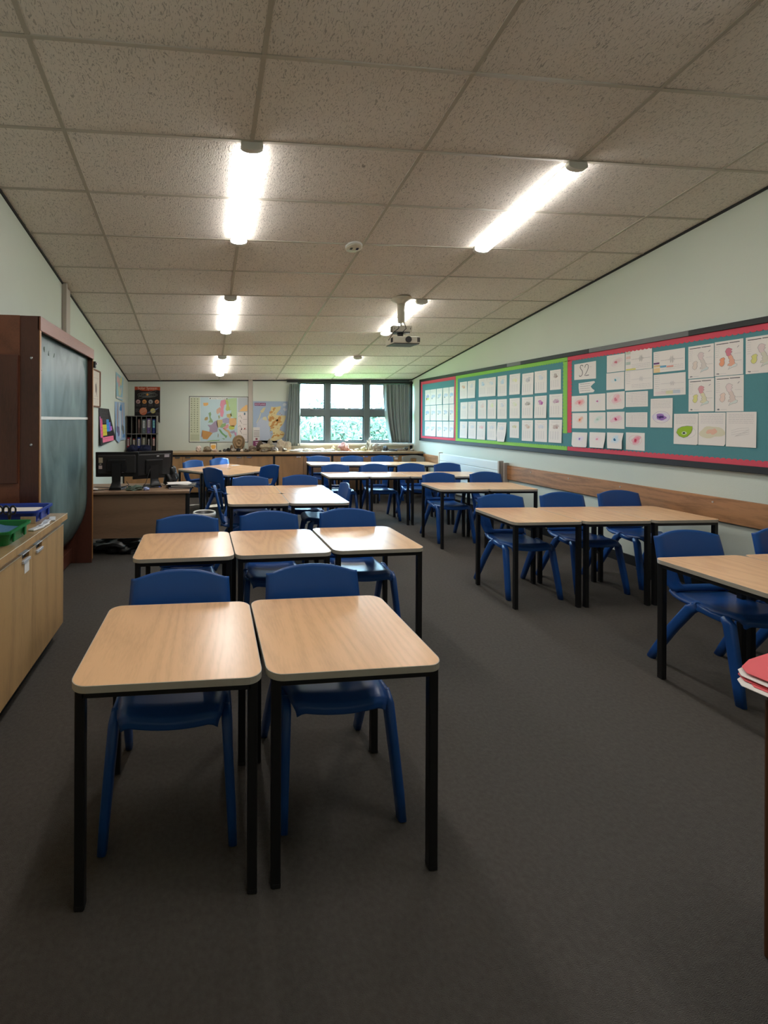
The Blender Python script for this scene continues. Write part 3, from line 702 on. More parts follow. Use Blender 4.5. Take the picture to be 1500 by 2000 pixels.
P2(MB().box(x0, x0+.02, y0+.03, y1-.03, .3, zt-.03, M['mahog']), 'back_panel')
def canvas(u, v):
    y = (y0+y1)/2+u*(y1-y0-.06)/2; z = .24+v*(2.22-.24); x = x1-.05
    if z < .70: k = (.70-z)/.46; x -= .17*k*k
    bow = .012*math.sin(PI*(u+1)/2)*math.sin(PI*min(1, v*1.3))
    return (x-bow, y, z)
cv = P2(MB().shell(canvas, 20, 30, -.003, M['chalk']), 'roller_canvas')
PS(MB().box(x1-.052, x1-.044, y0+.03, y1-.03, 1.525, 1.55, M['white'], .002, 1), 'joining_strip', cv)
chk = flat((150, 160, 152), .9); mb = MB(); rr = random.Random(4)
for (yy, zz) in ((3.47, 2.09), (3.55, 2.08), (3.63, 2.07), (3.73, 2.06), (3.86, 2.05), (3.48, 1.93), (3.57, 1.92)):
    p = [(x1-.0455, yy+rr.uniform(0, .04), zz+rr.uniform(-.03, .03)) for _ in range(4)]; mb.tube(p, .002, chk, 5)
PS(mb, 'chalk_marks', cv)
P2(MB().cyl((x1-.25, y0+.03, .26), (x1-.25, y1-.03, .26), .04, M['mahog'], n=20), 'bottom_roller')
mb = MB(); mb.box(x1+.006, x1+.03, y1-.02, y1+.02, 2.08, 2.15, M['dblack'], .004); mb.cyl((x1+.02, y1, 2.13), (x1+.045, y1, 2.13), .012, M['chrome']); P2(mb, 'latch')

# ---------------------------------------------------------------- teacher's desk
t = empty('teacher_desk', (-.8, 5.42, 0), 0, 'brown laminate teacher desk with a full front panel, behind the chalkboard', 'desk')
def D(mb, name): o = mb.build(name, t); o.location = (.8, -5.42, 0); return o
D(MB().box(-1.46, -.155, 5.09, 5.76, .705, .732, M['desk'], .003, 1), 'desktop')
D(MB().box(-1.44, -.20, 5.125, 5.143, .215, .705, M['desk'], .001, 1), 'modesty_panel')
for x in (-.20, -1.46):
    mb = MB(); mb.box(x, x+.03, 5.13, 5.17, .03, .705, M['steel'], .003, 1); mb.box(x, x+.03, 5.12, 5.72, .0, .03, M['steel'], .003, 1); mb.box(x, x+.03, 5.66, 5.70, .03, .705, M['steel'], .003, 1); D(mb, 'leg_frame')
def monitor(x, y, rz, tilt, w, h, zb, label, thick=.05):
    t = empty('monitor', (x, y, .7325), rz, label, 'monitor', 'monitors on the desk')
    T = Matrix.Translation((0, 0, zb-.732)) @ Matrix.Rotation(tilt, 4, 'X')
    MB().box(-w/2, w/2, 0, .022, 0, h, M['black'], .006, 2, T).build('screen_housing', t)
    mb = MB(); mb.box(-w/2+.03, w/2-.03, -.022, .003, .04, h-.03, M['dblack'], .012, 2, T); mb.box(-w*.22, w*.22, -.045, -.015, .06, h*.72, M['black'], .01, 2, T); mb.build('rear_casing', t)
    MB().box(-w/2+.012, w/2-.012, .0215, .0235, .012, h-.012, mat('dark_screen', (14, 14, 18), .15), 0, 1, T).build('screen', t)
    mb = MB(); mb.prism([(-.045, 0), (.045, 0), (.05, zb-.732+.16), (-.05, zb-.732+.16)], -.010, .010, M['black'], Matrix.Translation((0, -.055, 0)) @ Matrix.Rotation(PI/2, 4, 'X')); mb.build('stand_neck', t)
    mb = MB(); mb.prism([(-.065, -.13), (.065, -.13), (.09, .09), (-.09, .09)], 0, .014, M['black']); mb.sweep([(0, -.12, .014), (0, -.09, .04), (0, -.06, .09)], [(.13, .02), (.12, .02), (.09, .02)], M['black']); mb.build('stand_base', t)
    return t, T, w, h
t1, T1, w, h = monitor(-.985, 5.34, 0, .04, .48, .285, .868, 'left black monitor seen from behind, with two pale stickers')
for q in ((-.20, -.162, .095, .135, (216, 200, 196)), (-.192, -.17, .145, .156, (180, 180, 170)), (.055, .08, .05, .068, (190, 190, 185))): MB().box(q[0], q[1], -.0235, -.0215, q[2], q[3], flat(q[4]), 0, 1, T1).build('sticker', t1)
mb = MB(); mb.box(-.20, -.155, -.0235, -.0215, .165, .225, flat((196, 186, 160)), 0, 1, T1)
so_ = mb.build('sticker', t1); mb = MB()
mb.prism([(0, 0), (.018, .006), (.010, .012), (.014, .024)], -.0242, -.0235, M['black'], T1 @ Matrix.Translation((-.192, 0, .185)) @ Matrix.Rotation(PI/2, 4, 'X'))
mb.build('printed_mark', so_)
t2, T2, w, h = monitor(-.60, 5.50, .42, .10, .48, .33, .825, 'right black monitor turned to the left, seen from behind', .05)
for q in ((.125, .185, .255, .290, (190, 182, 190)), (.03, .06, .265, .28, (200, 200, 200))): MB().box(q[0], q[1], -.0235, -.0215, q[2], q[3], flat(q[4]), 0, 1, T2).build('sticker', t2)
MB().box(.02, .05, -.132, -.130, .0, .013, flat((60, 90, 190))).build('sticker', t2)
for k, p in enumerate([[(-.9, 5.45, .80), (-.86, 5.40, .76), (-1.0, 5.30, .74), (-1.15, 5.22, .738), (-1.30, 5.20, .738), (-1.4, 5.3, .738)], [(-.62, 5.40, .95), (-.66, 5.34, .80), (-.70, 5.30, .74), (-.85, 5.26, .738), (-.95, 5.22, .738)], [(-1.42, 5.35, .739), (-1.32, 5.30, .745), (-1.25, 5.42, .74), (-1.1, 5.38, .74), (-.9, 5.3, .738)]]):
    # smooth the path
    Q = []
    for i in range(len(p)-1):
        for s in range(4):
            a = Vector(p[i]).lerp(Vector(p[i+1]), s/4); Q.append(a)
    setp(MB().tube(Q, .004, M['black'], 6).build('computer_cable'), ('thin black cable trailing from the left monitor', 'thin black cable hanging from the right monitor', 'looped black cable at the wall end of the desk')[k], 'cable', 'cables on the desk')
def lump(name, label, cat, c, r, m, seed, flatb=True, amp=.25, freq=1.6, sub=3, group=None, kind=None, rz=0):
    """irregular lump: displaced icosphere, flattened base resting at c.z"""
    bm = bmesh.new(); bmesh.ops.create_icosphere(bm, subdivisions=sub, radius=1)
    off = Vector((seed*3.17, seed*1.3, seed*7.7))
    for v in bm.verts:
        n = noise.noise(v.co*freq+off)*amp*1.6+noise.noise(v.co*freq*2.7+off)*amp*.6
        v.co = v.co*(1+n)
        if v.co.z < -.62: v.co.z = -.62
        v.co = Vector((v.co.x*r[0], v.co.y*r[1], (v.co.z+.62)*r[2]/1.62))
    for f in bm.faces: f.smooth = sub > 3
    me = bpy.data.meshes.new(name); bm.to_mesh(me); bm.free(); me.materials.append(m)
    o = bpy.data.objects.new(name, me); COL.objects.link(o); o.location = c; o.rotation_euler.z = rz
    return setp(o, label, cat, group, kind)
lump('cleaning_cloth', 'crumpled grey-green cloth on the teacher desk between the monitors', 'cloth', (-.77, 5.20, .7325), (.085, .05, .055), M['cloth'], 3, amp=.4, freq=2.5)
lump('tissue_packet', 'small crumpled blue and white packet beside the cloth on the desk', 'packet', (-.64, 5.20, .7325), (.035, .03, .035), mat('blue_white_packet', (150, 165, 215), .4, var=.5, scale=30), 5)
lump('black_bag', 'shiny black bag slumped behind the right monitor on the desk', 'bag', (-.40, 5.60, .7325), (.08, .07, .24), M['bagblack'], 8, amp=.3, freq=1.8, sub=4)
lump('crumpled_paper', 'crumpled pale papers at the wall end of the teacher desk', 'paper', (-1.30, 5.24, .7325), (.10, .06, .035), M['paper'], 6, amp=.4, freq=2.6)
# ring binders and papers at the right end of the desk
for k, (mm, lb, zz, a, dx) in enumerate([(M['navy'], 'dark blue ring binder at the bottom of the pile on the desk', .7325, .10, 0), (M['dblack'], 'grey ring binder on the dark blue binder on the desk', .752, -.06, .04)]):
    t = empty('ring_binder', (-.27+dx, 5.38, zz), a, lb, 'binder', 'binders on the desk')
    mb = MB(); mb.box(-.14, .14, -.12, .12, 0, .003, mm); mb.box(-.14, .14, -.12, .12, .0155, .0185, mm); mb.box(.1385, .1415, -.12, .12, 0, .0185, mm); mb.build('cover', t); MB().box(-.135, .13, -.115, .115, .0035, .015, M['paper']).build('pages', t)
mb = MB()
for k in range(5): mb.box(-.13, .13, -.10, .10, .0022*k, .0022*k+.0018, M['paper'], 0, 1, Matrix.Translation((-.285, 5.40, .7712)) @ Matrix.Rotation(.12*(k-2), 4, 'Z'))
setp(mb.build('loose_papers'), 'loose white papers fanned on top of the binders on the desk', 'papers')
setp(MB().box(-.13, .13, -.07, .07, 0, .012, M['dblack'], .003, 1, Matrix.Translation((-.70+.04, 5.40, .7325)) @ Matrix.Rotation(.3, 4, 'Z')).build('keyboard'), 'dark keyboard pushed under the right monitor', 'keyboard')
lump('black_sack', 'dark heap of bags and cables on the floor beneath the desk', 'bag', (-.95, 5.42, .0), (.32, .2, .16), M['bagblack'], 11, amp=.35, freq=2.2, sub=4)
# waste bin with a white liner
t = empty('waste_bin', (.015, 6.10, 0), 0, 'waste bin with a white plastic liner, behind the second row', 'bin')
MB().lathe([(.11, 0), (.135, .28), (.131, .28), (.106, .01)], (0, 0, 0), M['dblack'], 24).build('body', t)
mb = MB(); ring = []
P = []
for k in range(33): a = 2*PI*k/32; P.append((.137*math.cos(a), .137*math.sin(a), 0.278+.007*math.sin(3*a)))
mb.lathe([(.128, .20), (.1385, .275), (.146, .284), (.150, .262), (.146, .225), (.1495, .222), (.154, .265), (.149, .292), (.135, .290), (.124, .20)], (0, 0, 0), M['white'], 26); mb.build('liner', t)

# ---------------------------------------------------------------- pigeonholes with binders (far left corner, on the worktop)
HX0, HX1, HY, HZ = XL+.012, -.925, 9.12, .8855
t = empty('pigeonhole_unit', ((HX0+HX1)/2, HY, HZ), 0, 'grey two-tier pigeonhole unit on the worktop in the far left corner', 'pigeonholes')
g1 = mat('grey_edge_board', (120, 116, 108), .6); g2 = mat('dark_brown_interior', (42, 36, 32), .8)
hw = (HX1-HX0)/2; H2 = .70
mb = MB(); mb.box(-hw, hw, .0, .31, 0, .01, g1); mb.box(-hw, hw, 0, .31, .345, .360, g1); mb.box(-hw, hw, 0, .31, H2, H2+.012, g1); mb.box(-hw, -hw+.01, 0, .31, 0, H2, g1); mb.box(hw-.01, hw, 0, .31, 0, H2, g1); mb.build('carcass', t)
MB().box(-hw+.01, hw-.01, .29, .305, .01, H2, g2).build('back_board', t)
sw = (2*hw-.02)/6
for lv in (0, 1):
    for k in range(1, 6): MB().box(-hw+.01+k*sw-.003, -hw+.01+k*sw+.003, .002, .29, .01 if lv == 0 else .36, .345 if lv == 0 else H2, g1).build('divider', t)
def binder(slot, lv, col, lab, label, w=.06, h=.29, dx=0, lean=0, extra=None):
    x = HX0+.01+(slot+.5)*sw+dx; z = HZ+(.0105 if lv == 0 else .3605)
    t = empty('ring_binder', (x, HY+.03, z), 0, label, 'binder', 'binders in the pigeonholes'); t.rotation_euler.y = lean
    MB().box(-w/2, w/2, 0, .24, 0, h, mat('binder_%s' % '_'.join(str(c) for c in col), col, .45), .004, 1).build('cover', t)
    if lab:
        s = MB().box(-w*.33, w*.33, -.0015, .0005, h*.40, h*.90, flat(lab)).build('spine_label', t)
        mb = MB()
        for q in range(4): mb.box(-w*.18, w*.18, -.0022, -.0014, h*(.5+.09*q), h*(.53+.09*q), flat((90, 90, 90)))
        mb.build('lettering', s)
    if extra: MB().prism([(-w*.36, h*.9), (w*.36, h*.9), (0, h*1.04)], 0, .0012, flat(extra), Matrix.Translation((0, -.0002, 0)) @ Matrix.Rotation(PI/2, 4, 'X')).build('red_arrow', t)
    MB().cyl((0, -.001, h*.2), (0, .003, h*.2), .008, M['black'], n=12).build('finger_ring', t)
binder(2, 1, (92, 66, 58), (150, 120, 108), 'brown patterned binder in the upper tier of pigeonholes', .045)
binder(3, 1, (110, 122, 124), (206, 210, 208), 'grey folder with a white label in the upper tier of pigeonholes', .07, .28)
binder(4, 1, (108, 88, 140), (214, 208, 206), 'purple lever arch binder in the upper tier of pigeonholes', .072, .30)
binder(5, 1, (34, 52, 120), (120, 190, 190), 'royal blue binder at the right end of the upper pigeonholes', .06)
binder(0, 0, (170, 40, 60), (216, 200, 196), 'red binder at the left end of the lower pigeonholes', .045, .27, -.015)
binder(0, 0, (176, 172, 160), None, 'thin cream binder next to the red one in the lower pigeonholes', .025, .27, .03)
binder(1, 0, (30, 28, 30), (206, 190, 180), 'black binder with a red arrow in the second lower pigeonhole', .06, .25, extra=(190, 60, 60))
binder(2, 0, (40, 62, 140), (214, 210, 206), 'blue binder with a white label in the lower pigeonholes', .065, .27)
binder(3, 0, (150, 146, 130), (196, 190, 172), 'grey-cream binder in the lower pigeonholes', .06, .27)
binder(4, 0, (36, 34, 36), (190, 184, 178), 'thin black binder in the fifth lower pigeonhole', .04, .26)
binder(5, 0, (24, 24, 28), (200, 170, 164), 'black binder with a tall pale label at the right end of the lower pigeonholes', .06, .27, extra=(190, 70, 66))
lump('backpack', 'navy blue bag slumped on the worktop in front of the pigeonholes', 'bag', (-1.36, 8.99, .8855), (.10, .09, .145), M['navy'], 15, amp=.25, sub=4)
lump('backpack', 'dark bag with rounded top on the worktop, right of the navy bag', 'bag', (-1.12, 8.98, .8855), (.11, .08, .15), M['navy'], 18, amp=.22, sub=4)

# ---------------------------------------------------------------- flat artwork helper
class Sheet:
    """sheet hanging on a wall: o = lower-left corner seen from the room, ux across, up = z, nrm out of wall"""
    def __init__(s, o, ux, w, h, nrm, off=.002, lift=0, base=None, th=.0008, corners=None, shear=0):
        s.o = Vector(o); s.u = Vector(ux); s.n = Vector(nrm); s.w, s.h = w, h; s.off, s.lift = off, lift; s.mb = MB(); s.corners = corners
        out = corners or [(0, 0), (1, 0), (1, 1), (0, 1)]
        s.poly(out, base or M['paper'], 0, th)
    def P(s, a, b, k):
        return s.o+s.u*(a*s.w)+Vector((0, 0, 1))*(b*s.h)+s.n*(s.off+k+s.lift*(1-b))
    def poly(s, pts, m, layer=1, th=.0004):
        k = 0 if layer == 0 else .0004+.0005*layer
        A = [s.mb.bm.verts.new(s.P(a, b, k+th)) for a, b in pts]; B = [s.mb.bm.verts.new(s.P(a, b, k)) for a, b in pts]; n = len(pts)
        fs = [s.mb.bm.faces.new(A), s.mb.bm.faces.new(B[::-1])]+[s.mb.bm.faces.new((A[i], B[i], B[(i+1) % n], A[(i+1) % n])) for i in range(n)]
        s.mb._fin(fs, m); return s
    def rect(s, a0, b0, a1, b1, m, layer=1): return s.poly([(a0, b0), (a1, b0), (a1, b1), (a0, b1)], m, layer)
    def blob(s, a, b, ra, rb, m, layer=1, seed=0, amp=.25, n=22, rot=0):
        P = []
        for k in range(n):
            t = 2*PI*k/n; r = 1+amp*(math.sin(2*t+seed)+.6*math.sin(3*t+seed*2.1)+.4*math.sin(5*t+seed*3.7))/1.6
            x, y = r*math.cos(t)*ra, r*math.sin(t)*rb
            P.append((a+x*math.cos(rot)-y*math.sin(rot)*s.h/s.w, b+x*math.sin(rot)*s.w/s.h+y*math.cos(rot)))
        return s.poly(P, m, layer)
    def ring(s, a, b, ra, rb, wd, m, layer=1, n=26, seed=0, amp=0):
        P = []
        for k in range(n+1):
            t = 2*PI*k/n; r = 1+amp*math.sin(3*t+seed); P.append((a+ra*r*math.cos(t), b+rb*r*math.sin(t)))
        return s.line(P, wd, m, layer)
    def line(s, pts, wd, m, layer=1):
        L_ = []; R_ = []
        for i, (a, b) in enumerate(pts):
            p = pts[max(0, i-1)]; q = pts[min(len(pts)-1, i+1)]; dx = (q[0]-p[0])*s.w; dy = (q[1]-p[1])*s.h; l = math.hypot(dx, dy) or 1
            nx, ny = -dy/l*wd/2/s.w, dx/l*wd/2/s.h; L_.append((a+nx, b+ny)); R_.append((a-nx, b-ny))
        k = .0004+.0005*layer; A = [s.mb.bm.verts.new(s.P(a, b, k)) for a, b in L_]; B = [s.mb.bm.verts.new(s.P(a, b, k)) for a, b in R_]
        s.mb._fin([s.mb.bm.faces.new((A[i], A[i+1], B[i+1], B[i])) for i in range(len(A)-1)], m); return s
    def text(s, body, a, b, size, m, layer=2, sx=1):
        k = .0006+.0005*layer; X = s.u; Y = Vector((0, 0, 1))-s.n*(s.lift/s.h); Z = s.n
        T = Matrix(((X.x*sx, Y.x, Z.x, 0), (X.y*sx, Y.y, Z.y, 0), (X.z*sx, Y.z, Z.z, 0), (0, 0, 0, 1)))
        T = Matrix.Translation(s.P(a, b, k)) @ T
        add_mesh(s.mb, textmesh(body, size, T, m, .0003), m); return s
    def textlines(s, a0, a1, b0, b1, n, m, seed=0, wd=.0022, layer=1):
        r = random.Random(seed)
        for i in range(n):
            b = b1-(b1-b0)*i/max(1, n-1); a = a0
            while a < a1-.02:
                e = min(a1, a+r.uniform(.05, .16)); s.rect(a, b, e, b+wd/s.h, m, layer); a = e+.018
            if r.random() < .2: pass
        return s
    def build(s, name, label, cat, group=None):
        return setp(s.mb.build(name), label, cat, group)
def soft(c, f): return tuple(int(v*(1-f)+222*f) for v in c)
INK = flat((70, 70, 74)); INKL = flat((176, 172, 176)); INKM = flat((130, 128, 132))

# ---------------------------------------------------------------- display board on the right wall
BX = XR-.03
t = empty('display_board', (XR, 5.2, 1.1), 0, 'long teal felt display board with dark frame along the right wall', 'display board')
def Bp(mb, name, par=None, loc=True):
    o = mb.build(name, par or t)
    if par is None: o.location = (-XR, -5.2, -1.1)
    return o
BY0, BY1, BZ0, BZ1 = 1.2, 9.0, 1.105, 2.385
Bp(MB().box(BX+.005, XR-.001, BY0+.03, BY1-.03, BZ0+.03, BZ1-.03, M['felt']), 'felt_panel')
mb = MB(); fx0, fx1 = BX-.012, XR-.001
mb.box(fx0, fx1, BY0, BY1, BZ0, BZ0+.058, M['frame'], .003, 1); mb.box(fx0, fx1, BY1-.045, BY1, BZ0, BZ1, M['frame'], .003, 1); mb.box(fx0, fx1, BY0, BY0+.045, BZ0, BZ1, M['frame'], .003, 1)
for a, b, m_ in ((BY0, 3.7, 'frame'), (3.7, 4.80, 'framegrey'), (4.80, 5.95, 'frame'), (5.95, 6.25, 'framegrey'), (6.25, BY1, 'frame')): mb.box(fx0, fx1, a, b, BZ1-.052, BZ1, M[m_], .003, 1)
Bp(mb, 'frame')
def border(y0, y1, z0, z1, out, horiz, m, seed=0, pitch=.043, wdt=.06):
    """scalloped card strip; horiz: runs along y, out=+1 scallops up, -1 down; vertical: scallops toward +/-y"""
    pts = []
    if horiz:
        n = max(2, round((y1-y0)/pitch)); st = (y1-y0)/n; base = z0 if out > 0 else z1; tip = z1 if out > 0 else z0
        pts = [(y0, base), (y1, base)]
        for i in range(n, 0, -1):
            yc = y0+(i-.5)*st
            for k in range(5): a = PI*k/4; pts.append((yc+math.cos(a)*st/2*.98, tip-out*.014+out*.014*math.sin(a)))
    else:
        n = max(2, round((z1-z0)/pitch)); st = (z1-z0)/n; base = y0 if out > 0 else y1; tip = y1 if out > 0 else y0
        pts = [(base, z1), (base, z0)]
        for i in range(n):
            zc = z0+(i+.5)*st
            for k in range(5): a = -PI/2+PI*k/4; pts.append((tip-out*.014+out*.014*math.cos(a), zc+math.sin(a)*st/2*.98))
    mb = MB(); mb.prism(pts, 0, .0015, m, Matrix(((0, 0, -1, BX+.004), (1, 0, 0, 0), (0, 1, 0, 0), (0, 0, 0, 1))))
    Bp(mb, 'scalloped_border')
IZ0, IZ1 = BZ0+.056, BZ1-.05
border(7.65, 8.957, IZ1-.065, IZ1, -1, True, M['red']); border(7.65, 8.957, IZ0, IZ0+.05, 1, True, M['red'])
border(8.89, 8.957, IZ0+.05, IZ1-.06, -1, False, M['red']); border(7.645, 7.69, IZ0+.04, IZ1-.05, 1, False, M['red'])
border(5.13, 7.64, IZ1-.06, IZ1, -1, True, M['lime']); border(5.13, 7.64, IZ0, IZ0+.055, 1, True, M['lime'])
border(7.575, 7.64, IZ0+.05, IZ1-.05, -1, False, M['lime']); border(5.13, 5.20, 1.375, IZ1-.05, 1, False, M['lime'])
border(1.245, 5.125, IZ1-.062, IZ1, -1, True, M['red']); border(1.245, 5.125, IZ0, IZ0+.055, 1, True, M['red']); border(5.06, 5.125, 1.385, IZ1-.05, -1, False, M['red'])
NR = (-1, 0, 0); UR = (0, -1, 0)
def rs(y0, z1, y1, z0, lift=0, off=.0005, base=None, corners=None):
    return Sheet((BX+.004, y0, z0), UR, y0-y1, z1-z0, NR, off, lift, base, corners=corners)
G1 = 'worksheets on the far red-bordered section'; r5 = ('leftmost', 'second', 'third', 'fourth', 'rightmost'); rw = ('top', 'middle', 'bottom')
RS = [[8.775, 8.565], [8.555, 8.336], [8.312, 8.103], [8.080, 7.877], [7.859, 7.70]]
pale = [(198, 208, 224), (204, 204, 220), (196, 212, 214), (206, 202, 216)]
for r_, (z1, z0) in enumerate(((2.146, 1.838), (1.827, 1.526), (1.509, 1.218))):
    for c_ in range(5):
        a, b = RS[c_]; s = rs(a, z1, b, z0, lift=.004*((r_*5+c_) % 3)); rr = random.Random(r_*7+c_)
        s.textlines(.1, .9, .78, .93, 4, INKL, r_*5+c_)
        cc = {(0, 0): (150, 160, 206), (0, 4): (150, 196, 220), (1, 0): (150, 176, 208)}.get((r_, c_), (186, 196, 212))
        s.blob(.5, .55, .32, .12, flat(soft(cc, .3)), 1, rr.random()*6); s.blob(.3, .42, .12, .05, flat((156, 166, 168) if (r_ + c_) % 2 else (176, 184, 186)), 2, rr.random()*6); s.line([(.15, .66), (.35, .58), (.85, .57)], .003, INKM, 3)
        if (r_, c_) == (0, 0): s.rect(.2, .34, .8, .48, flat((214, 218, 150)), 2)
        s.textlines(.12, .88, .1, .3, 5, INKL, 40+r_*5+c_)
        s.build('worksheet', 'printed worksheet in the red-bordered section nearest the window, %s row, %s' % (rw[r_], r5[c_]), 'worksheet', G1)
GS = [[(7.511, 2.208, 7.296, 1.914), (7.273, 2.206, 7.053, 1.913), (6.959, 2.217, 6.746, 1.919), (6.742, 2.214, 6.517, 1.917), (6.477, 2.216, 6.266, 1.907), (6.20, 2.215, 5.975, 1.914), (5.933, 2.2, 5.709, 1.896), (5.691, 2.206, 5.468, 1.908), (5.413, 2.192, 5.232, 1.935)],
      [(7.489, 1.851, 7.275, 1.556), (7.262, 1.851, 7.04, 1.558), (6.979, 1.862, 6.758, 1.562), (6.723, 1.862, 6.51, 1.561), (6.48, 1.858, 6.264, 1.559), (6.20, 1.862, 5.981, 1.566), (5.937, 1.863, 5.72, 1.566), (5.687, 1.869, 5.469, 1.568), (5.423, 1.878, 5.208, 1.576)],
      [(7.5, 1.513, 7.279, 1.224), (7.247, 1.514, 7.029, 1.224), (6.999, 1.512, 6.777, 1.219), (6.732, 1.514, 6.505, 1.224), (6.478, 1.505, 6.267, 1.211), (6.195, 1.518, 5.998, 1.28), (5.935, 1.54, 5.719, 1.247), (5.684, 1.543, 5.462, 1.248), (5.427, 1.546, 5.21, 1.249)]]
gcol = {(0, 0): (206, 150, 120), (0, 2): (166, 190, 214), (0, 3): (200, 208, 214), (0, 4): (176, 200, 216), (0, 5): (222, 218, 164), (0, 6): (176, 172, 172), (0, 8): (150, 130, 120), (1, 2): (222, 196, 186), (1, 3): (218, 222, 176), (1, 5): (214, 216, 180), (1, 6): (150, 140, 128), (1, 7): (160, 70, 140), (1, 8): (176, 126, 150), (2, 2): (226, 176, 176), (2, 5): (196, 190, 140), (2, 6): (200, 170, 150), (2, 8): (170, 140, 130)}
r9 = ('first', 'second', 'third', 'fourth', 'fifth', 'sixth', 'seventh', 'eighth', 'ninth')
for r_ in range(3):
    for c_, q in enumerate(GS[r_]):
        rr = random.Random(100+r_*9+c_); lift = rr.choice([0, .004, .008]); s = rs(*q, lift=lift if (r_, c_) != (2, 4) else .02, corners=[(0, .30), (.12, .0), (.86, 0), (1, .5), (1, 1), (.02, 1)] if (r_, c_) == (2, 4) else None)
        s.rect(.2, .90, .8, .905, INKM); cc = gcol.get((r_, c_), (200, 202, 208))
        s.blob(.52, .70, .20, .10, flat(soft(cc, .45)), 1, rr.random()*6, .35); s.blob(.62, .66, .08, .05, flat(soft(cc, .1)), 2, rr.random()*6, .4)
        s.line([(.15, .80), (.3, .74), (.28, .66), (.4, .6)], .002, INKL, 3); s.line([(.55, .84), (.8, .78), (.84, .64)], .002, INKL, 3)
        for k in range(4): s.rect(.14+.19*k, .14, .145+.19*k+.01, .50, INKL, 1)
        for k in range(8): s.rect(.14, .16+.045*k, .84, .163+.045*k, flat((206, 204, 208)), 2)
        s.build('worksheet', 'hand-coloured worksheet in the lime-bordered section, %s row, %s from the window' % (rw[r_], r9[c_]), 'worksheet', 'worksheets on the lime-bordered section')
# S2 section
s = rs(5.023, 2.231, 4.715, 2.026, corners=[(0, .04), (1, 0), (1, 1), (0, .97)])
s.line([(.42, .80), (.37, .88), (.31, .86), (.28, .76), (.31, .66), (.37, .56), (.40, .44), (.38, .30), (.32, .22), (.26, .22), (.24, .29)], .0075, INK, 2)
s.line([(.50, .70), (.53, .84), (.60, .88), (.655, .82), (.66, .68), (.62, .52), (.55, .36), (.49, .24), (.58, .235), (.69, .25)], .0075, INK, 2)
s.line([(.72, .70), (.80, .705)], .002, INKM, 2)
s.build('title_card', 'white card with the hand-drawn title S2', 'card')
s = rs(4.958, 1.999, 4.726, 1.866, corners=[(.05, 0), (.9, .02), (.97, .18), (.82, .36), (.74, .55), (.86, .72), (1, .88), (.94, 1), (.7, .98), (0, .92), (0, .5)])
s.textlines(.1, .7, .2, .8, 4, INKM, 5, .004); s.build('paper_scroll', 'white scroll-shaped paper tag just below the S2 card', 'paper')
def cell(q, c1, c2, label, lift=0, seed=0, cy=.58, corners=None, size=1):
    s = rs(*q, lift=lift, corners=corners); rr = random.Random(seed)
    s.blob(.55, cy, .28*size, .20*size, flat(soft(c1, .5)), 1, seed, .3, rot=.35); s.blob(.56, cy+.02, .17*size, .13*size, flat(soft(c1, .15)), 2, seed+1, .4, rot=.5); s.blob(.52, cy-.02, .07*size, .08*size, flat(soft(c2, .1)), 4, seed*2, .3)
    s.ring(.52, cy, .34*size, .28*size, .0018, flat(soft(c1, .2)), 3, amp=.06, seed=seed)
    return s.build('cell_drawing', label, 'drawing', 'pupils\' cell drawings on the display board')
cell((4.573, 2.267, 4.355, 2.077), (222, 196, 194), (204, 110, 124), 'square drawing with a small dark pink centre, top row above the blue one', seed=1)
cell((4.578, 2.069, 4.361, 1.881), (216, 218, 214), (70, 146, 166), 'square drawing with a teal blue diamond centre, right of the S2 card', seed=2, size=.8)
cell((5.061, 1.837, 4.835, 1.647), (226, 150, 148), (206, 86, 100), 'square drawing with a broad red smear, first in the row below the scroll tag', seed=3)
cell((4.808, 1.846, 4.590, 1.653), (226, 214, 214), (184, 80, 140), 'square drawing with a tiny purple-pink dot, below and right of the scroll tag', seed=4, size=.7)
cell((4.575, 1.857, 4.355, 1.662), (228, 168, 174), (206, 110, 130), 'square drawing with a wide pink area and folded lower corner', seed=5, corners=[(0, 0), (.9, .02), (1, .12), (1, 1), (0, .97)], size=1.1)
cell((5.052, 1.628, 4.834, 1.442), (232, 176, 150), (214, 96, 60), 'square drawing with an orange scribble', seed=6, size=.75)
cell((4.805, 1.632, 4.587, 1.447), (204, 216, 206), (170, 200, 180), 'square drawing in very faint green', seed=7, size=.9)
cell((4.570, 1.635, 4.356, 1.449), (230, 170, 186), (178, 30, 80), 'square drawing with a crimson dot in a pink oval', seed=8)
cell((5.05, 1.394, 4.83, 1.214), (220, 208, 222), (128, 96, 170), 'square drawing with a violet dot, bottom row, leftmost', seed=9, lift=.012, corners=[(.12, 0), (.95, .02), (1, .1), (1, 1), (0, 1), (0, .15)], size=.8)
cell((4.798, 1.401, 4.587, 1.224), (228, 206, 208), (224, 130, 150), 'curled drawing with a pale pink dot, bottom row, second', seed=10, lift=.02, corners=[(.1, 0), (.95, 0), (1, .5), (1, 1), (0, 1), (.03, .5)], size=.8)
cell((4.567, 1.404, 4.366, 1.228), (190, 212, 222), (34, 100, 140), 'curled drawing with a deep blue dot, bottom row, third', seed=11, lift=.022, corners=[(.12, 0), (1, 0), (.95, .5), (1, 1), (0, 1), (.05, .5)])
cell((4.338, 1.411, 4.130, 1.226), (226, 130, 146), (196, 40, 70), 'square drawing with a strong red oval, bottom row, rightmost', seed=12)
